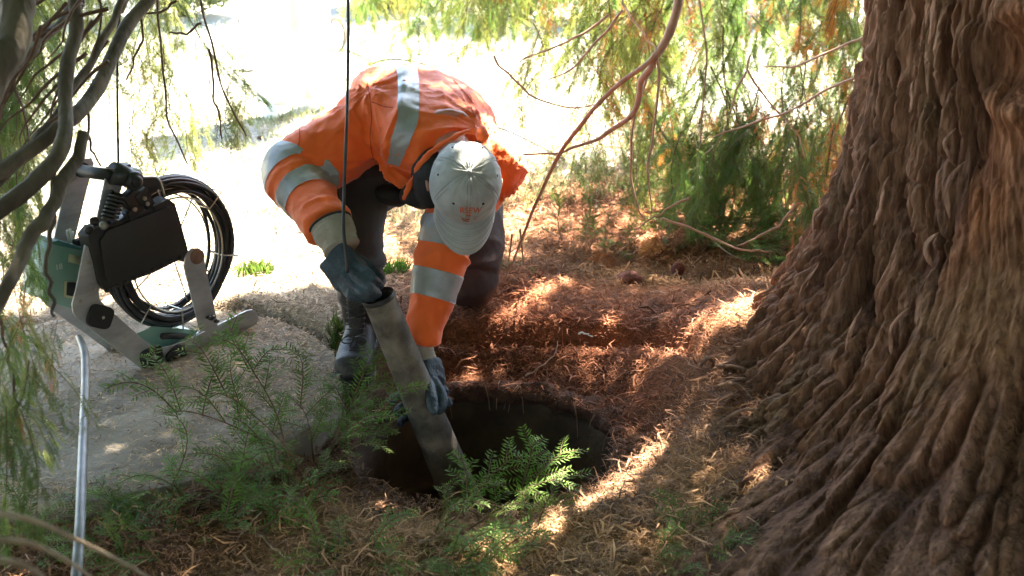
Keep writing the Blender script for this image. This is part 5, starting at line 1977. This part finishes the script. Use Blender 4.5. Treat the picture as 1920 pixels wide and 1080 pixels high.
# support arm at the right
plate([(700, 540), (712, 480), (738, 455), (770, 455), (793, 480), (797, 530), (836, 705), (858, 822), (815, 838), (776, 836), (758, 770)], -.004, .006, M_alu, "support_arm")
c = rp(*z3(757, 492), -.005)
MB().tube([c, c + NF * .006], .022, 24).build("pivot_disc", M_copper, reel)
for q in ((828, 775, .012), (850, 790, .009), (812, 772, .008)):
    c = rp(*z3(q[0], q[1]), -.014)
    MB().ell(c, UX * q[2], UZ * q[2] * .6, NF * .008, 12, 8).build("latch", M_dark, reel)
MB().tube([rp(*z3(600, 860), .02), rp(*z3(720, 858), .06)], .009, 10).build("cross_bar", M_rubber, reel)
# coil of cable
C0 = rp(*z3(640, 470), .075)
cz = []
px0 = rp(*z3(640, 110), .075); RR = np.linalg.norm(px0 - C0)
g2 = random.Random(5)
k = 0
for lay in range(4):
    for col in range(5):
        rad = RR - .006 - lay * .0105 - g2.uniform(0, .004) - (.01 if col in (0, 4) else 0)
        offc = (col - 2) * .0115
        tt = np.linspace(0, 2 * math.pi, 64)
        ph = g2.uniform(0, 6.28)
        wob = .0035 * np.sin(3 * tt + ph) + .002 * np.sin(5 * tt + 2 * ph)
        sx = .95
        e = g2.uniform(-.006, .006), g2.uniform(-.006, .006)
        P = C0 + UX * e[0] + UZ * e[1] + np.cos(tt)[:, None] * UX * (rad * sx + wob)[:, None] + np.sin(tt)[:, None] * UZ * (rad + wob)[:, None] + NF * (offc + .003 * np.sin(2 * tt + ph))[:, None]
        MB().tube(P, .0056, 8, False).build("cable_loop", M_cable, reel)
for rad in (RR - .058,):
    for offc in (-.03, .035):
        tt = np.linspace(0, 2 * math.pi, 60)
        P = C0 + np.cos(tt)[:, None] * UX * rad * .93 + np.sin(tt)[:, None] * UZ * (rad) - UZ * .004 + NF * (offc) 
        MB().tube(P, .0026, 6, False).build("wire_ring", M_wire, reel)
for a in (.9, 2.2, 3.6, 4.9, 5.6):
    MB().tube([C0, C0 + (math.cos(a) * UX * .95 + math.sin(a) * UZ) * (RR - .06)], .0022, 6).build("spoke", M_wire, reel)
MB().tube([C0 - NF * .05, C0 + NF * .06], .018, 16).build("hub", M_dark, reel)
for a in (.62, 1.75, 3.9, 5.95, 4.6):
    cdir = math.cos(a) * UX * .95 + math.sin(a) * UZ
    tdir = -math.sin(a) * UX + math.cos(a) * UZ
    rr0, rr1 = RR - .058, RR + .004
    loop = [C0 + cdir * rr0 + NF * .034, C0 + cdir * rr1 + NF * .034, C0 + cdir * (rr1 + .002) + NF * 0, C0 + cdir * rr1 - NF * .034, C0 + cdir * rr0 - NF * .034, C0 + cdir * rr0 + NF * .034]
    MB().tube(loop, .0022, 5, False).build("cable_tie", M_wire, reel)
# guide arm from the head to the coil
MB().tube(curve([rp(*z3(500, 130), .0), rp(*z3(560, 128), .01), rp(*z3(588, 145), .0), rp(*z3(610, 215), -.0)], 14), .003, 6).build("guide_wire", M_wire, reel)
MB().prism([rp(*z3(*p), .01) for p in [(500, 125), (590, 130), (620, 170), (520, 215), (500, 180)]], -NF * .02).build("guide_block", M_panel, reel, bevel=.004)

# ------------------------------------------------------------------ second person in pale trousers standing on the lawn
def standing():
    y0 = 6.75
    mb = MB()
    a1 = on_z(520, 215, 0)[:2]; a2 = on_z(592, 200, 0)[:2]
    hips = (a1 + a2) / 2
    mb.loft([((hips[0], hips[1], .86), (.16, 0, 0), (0, .11, 0)), ((hips[0], hips[1], 1.0), (.17, 0, 0), (0, .12, 0)), ((hips[0], hips[1] - .02, 1.2), (.18, 0, 0), (0, .12, 0)), ((hips[0], hips[1] - .03, 1.42), (.20, 0, 0), (0, .11, 0)), ((hips[0], hips[1] - .03, 1.5), (.08, 0, 0), (0, .07, 0))])
    mb.tube([(hips[0], hips[1] - .03, 1.48), (hips[0], hips[1] - .05, 1.58)], .055, 12)
    mb.ell((hips[0], hips[1] - .06, 1.66), (.075, 0, 0), (0, .09, 0), (0, 0, .115))
    mb.ell((hips[0], hips[1] - .155, 1.65), (.012, 0, 0), (0, .02, 0), (0, 0, .02))
    for sg in (-1, 1):
        mb.tube(curve([(hips[0] + sg * .2, hips[1] - .03, 1.40), (hips[0] + sg * .26, hips[1], 1.15), (hips[0] + sg * .24, hips[1] - .12, .92)], 10), interp([.055, .045, .03], 10), 12)
        mb.ell((hips[0] + sg * .235, hips[1] - .15, .86), (.02, 0, 0), (0, .03, 0), (0, 0, .05))
        mb.tube([(hips[0] + sg * .09, hips[1], .88), ((a1 if sg < 0 else a2)[0], (a1 if sg < 0 else a2)[1], .08)], [.08, .05], 12)
    p = mb.build("person", M_skin)
    fuse(p, .014, 3)
    tag(p, "person in pale wide trousers on the sunlit lawn behind the worker", "person")
    mb = MB()
    for sg, a in ((-1, a1), (1, a2)):
        P = curve([(hips[0] + sg * .09, hips[1], .92), (hips[0] * .5 + a[0] * .5 + sg * .055, hips[1] * .5 + a[1] * .5 - .02, .5), (a[0], a[1], .07)], 20)
        mb.tube(P, interp([.12, .115, .105, .098, .105], 20), 18)
    mb.ell((hips[0], hips[1], .94), (.18, 0, 0), (0, .135, 0), (0, 0, .13))
    t = mb.build("trousers", M_pale, p); fuse(t, .012, 3)
    V_ = getV(t.data); N_ = getN(t.data)
    setV(t.data, V_ + N_ * (.014 * (ridged(V_, 4, (1.4, 1.4, .8), 500) ** 2 - .4))[:, None])
    mb = MB().loft([((hips[0], hips[1], .95), (.185, 0, 0), (0, .14, 0)), ((hips[0], hips[1], 1.2), (.20, 0, 0), (0, .14, 0)), ((hips[0], hips[1] - .03, 1.42), (.22, 0, 0), (0, .12, 0)), ((hips[0], hips[1] - .03, 1.5), (.08, 0, 0), (0, .075, 0))])
    for sg in (-1, 1):
        mb.tube(curve([(hips[0] + sg * .19, hips[1] - .03, 1.42), (hips[0] + sg * .26, hips[1], 1.15), (hips[0] + sg * .245, hips[1] - .10, .95)], 10), interp([.075, .065, .05], 10), 12)
    s = mb.build("shirt", M_pale, p); fuse(s, .014, 3)
    for sg, a in ((-1, a1), (1, a2)):
        MB().loft([((a[0], a[1] + .08, .04), (.035, 0, 0), (0, 0, .035)), ((a[0], a[1], .055), (.042, 0, 0), (0, 0, .05)), ((a[0], a[1] - .12, .035), (.045, 0, 0), (0, 0, .032)), ((a[0], a[1] - .18, .025), (.03, 0, 0), (0, 0, .02))], 18).build("shoe", M_pale, p)
    MB().ell((hips[0], hips[1] - .04, 1.70), (.082, 0, 0), (0, .1, 0), (0, 0, .09)).build("hair", M_twig, p)


standing()
# things lying about on the lawn
rope("thin grey hose curving over the bright lawn right above the worker's back", [on_z(690, 122, .02), on_z(725, 112, .05), on_z(770, 114, .05), on_z(800, 122, .02)], .009, M_dark, "lawn_hose")
rope("dark thin cable trailing over the lawn right of the worker's shoulder toward the branches", [on_z(905, 230, .02), on_z(950, 245, .02), on_z(1000, 268, .02), on_z(1060, 300, .02)], .006, M_dark, "lawn_cable")
rope("thin dark cable end on the lawn beside the standing person", [on_z(635, 92, .02), on_z(660, 98, .02), on_z(690, 112, .02)], .008, M_dark, "lawn_cable")
rope("short fine cable curl on the lawn between the hanging cable and the person", [on_z(622, 125, .02), on_z(640, 138, .02), on_z(650, 150, .02)], .004, M_dark, "lawn_cable")
# small coil of hose standing on the lawn
c = on_z(622, 110, .0)
hc_ = np.array([c[0], c[1] + .3, .12])
root = empty("hose_coil", (0, 0, 0), "small grey hose coil standing on the lawn right beside the pale trousers", "hose coil")
for k in range(4):
    tt = np.linspace(0, 2 * math.pi, 30)
    MB().tube(hc_ + np.stack([.06 * np.cos(tt), 0 * tt + .022 * (k - 1.5), (.118 - .004 * (k % 2)) * np.sin(tt)], -1), .012, 7, False).build("hose_loop", M_hose, root)
# marker stake with a foot plate at the left back
c = on_z(458, 136, .0)
root = empty("ground_stake", (0, 0, 0), "thin dark metal stake with small foot bar on the lawn left of the pale trousers", "stake")
MB().tube([(c[0], c[1], .01), (c[0] - .01, c[1], .34)], .006, 8).build("rod", M_dark, root)
MB().tube([(c[0] - .07, c[1], .012), (c[0] + .06, c[1], .012)], .011, 8).build("foot_bar", M_dark, root)
# small dark bits on the lawn behind the reel
for px, py, s, lab in ((488, 258, .018, "small dark pebble on the sunlit lawn left of the jacket elbow"), (518, 279, .011, "tiny dark pebble just right of the larger one on the lawn")):
    c = on_z(px, py, .01)
    o = MB().ell(c, (s, 0, 0), (0, s * .8, 0), (0, 0, s * .7), 12, 8).build("pebble", M_clod)
    V_ = getV(o.data); setV(o.data, V_ + .25 * s * np.stack([vnoise(V_[:, 0] * 90, V_[:, 1] * 90, V_[:, 2] * 90, q) for q in (1, 2, 3)], -1))
    tag(o, lab, "pebble")

# ------------------------------------------------------------------ sticks, clods
def stick(label, pts, r, name="fallen_twig", m=M_stick):
    P = curve([np.array(on_z(*p)) for p in pts], 22)
    n = len(P)
    P = P + .003 * np.stack([vnoise(np.arange(n) * .7, pts[0][0], 0, 1), vnoise(np.arange(n) * .7, pts[0][0], 5, 2), vnoise(np.arange(n) * .7, pts[0][0], 9, 3)], -1)
    P[:, 2] = np.maximum(P[:, 2], gh(P[:, 0], P[:, 1]) + r * .5) if pts[0][2] < .2 else P[:, 2]
    return tag(MB().tube(P, np.linspace(r, r * .45, n), 7).build(name, m), label, "twig")


stick("long thin pale twig on the red litter pointing at the trunk foot", [(1220, 560, .04), (1260, 590, .04), (1310, 603, .04), (1440, 612, .07)], .003)
stick("short twig on the litter just left of the dark red clod", [(1068, 492, .02), (1090, 508, .02), (1118, 526, .02)], .004)
stick("slender curved twig on the red litter near the trunk's left side", [(1375, 500, .03), (1400, 520, .04), (1408, 548, .04)], .002)
stick("pale straight twig by the seedlings behind the knee", [(1015, 425, .06), (1035, 437, .04), (1055, 447, .03)], .004)
stick("white peeled twig bit lying on the rusty mound behind the hole", [(1085, 625, .07), (1100, 626, .07), (1112, 632, .06)], .003, m=M_white)
stick("knobbly pale stick among the sprigs at the near rim", [(785, 1035, -.02), (810, 1018, .0), (830, 1000, .01), (850, 990, .01)], .005)
stick("reddish twig arching over the far lip of the manhole", [(985, 705, .0), (1010, 690, .02), (1040, 665, .04), (1045, 640, .06)], .002, m=M_redtwig)
stick("long dry stem crossing the litter at the bottom centre left", [(480, 1000, .0), (530, 1040, .0), (590, 1075, .0)], .003)
stick("thin broken stem poking up below the seedlings near the slab edge", [(430, 1040, -.02), (470, 980, .03), (490, 960, .05)], .002)
stick("fine twig leaning at the hose where it enters the hole", [(868, 908, -.02), (872, 890, .0), (880, 878, .03), (850, 850, .05)], .0018)
# near, out-of-focus stems in the bottom left corner
NB = [((-20, 960, 1.25), (60, 975, 1.27), (150, 1015, 1.3), (240, 1060, 1.32), (320, 1110, 1.33)), ((-20, 1010, 1.2), (60, 1020, 1.22), (140, 1060, 1.25), (200, 1110, 1.27)), ((-20, 1045, 1.15), (50, 1062, 1.16), (100, 1100, 1.18))]
nl_ = ["upper of three near blurred stems in the bottom left corner", "middle of three near blurred stems in the bottom left corner", "lowest of three near blurred stems in the bottom left corner"]
for pts, lab in zip(NB, nl_):
    P = curve([at(*p) for p in pts], 18)
    # stems rise from the ground left of the frame
    P = np.vstack([curve([np.array([P[0][0] - .25, P[0][1] + .05, float(gh(P[0][0] - .25, P[0][1])) - .02]), np.array([P[0][0] - .12, P[0][1] + .03, P[0][2] * .7]), P[0]], 8)[:-1], P])
    tag(MB().tube(P, np.linspace(.0035, .0018, len(P)), 7).build("dry_stem", M_stick), lab, "stem", "near stems in the corner")


def clod(px, py, z, r, m, label, sz=.7):
    c = on_z(px, py, z)
    o = MB().ell(c, (r, 0, 0), (0, r * .8, 0), (0, 0, r * sz), 40, 26).build("soil_clod", m)
    V_ = getV(o.data)
    d = (V_ - c)
    k = 1 + .35 * fbm(V_[:, 0] * 22, V_[:, 1] * 22, V_[:, 2] * 22, 3, 7)
    setV(o.data, c + d * k[:, None])
    return tag(o, label, "clod")


clod(1180, 525, .03, .05, M_redclod, "dark red earthy clod on the needle litter behind the manhole", .6)
clod(1318, 668, .05, .055, M_clod, "dark crumbly soil lump beside the sunlit patch at the trunk foot", .8)
clod(1270, 505, .03, .022, M_redclod, "small reddish cone-like lump further right of the larger red clod", 1.2)
print("sprays", nsp, "tris litter", len(lit.data.polygons) * 2)
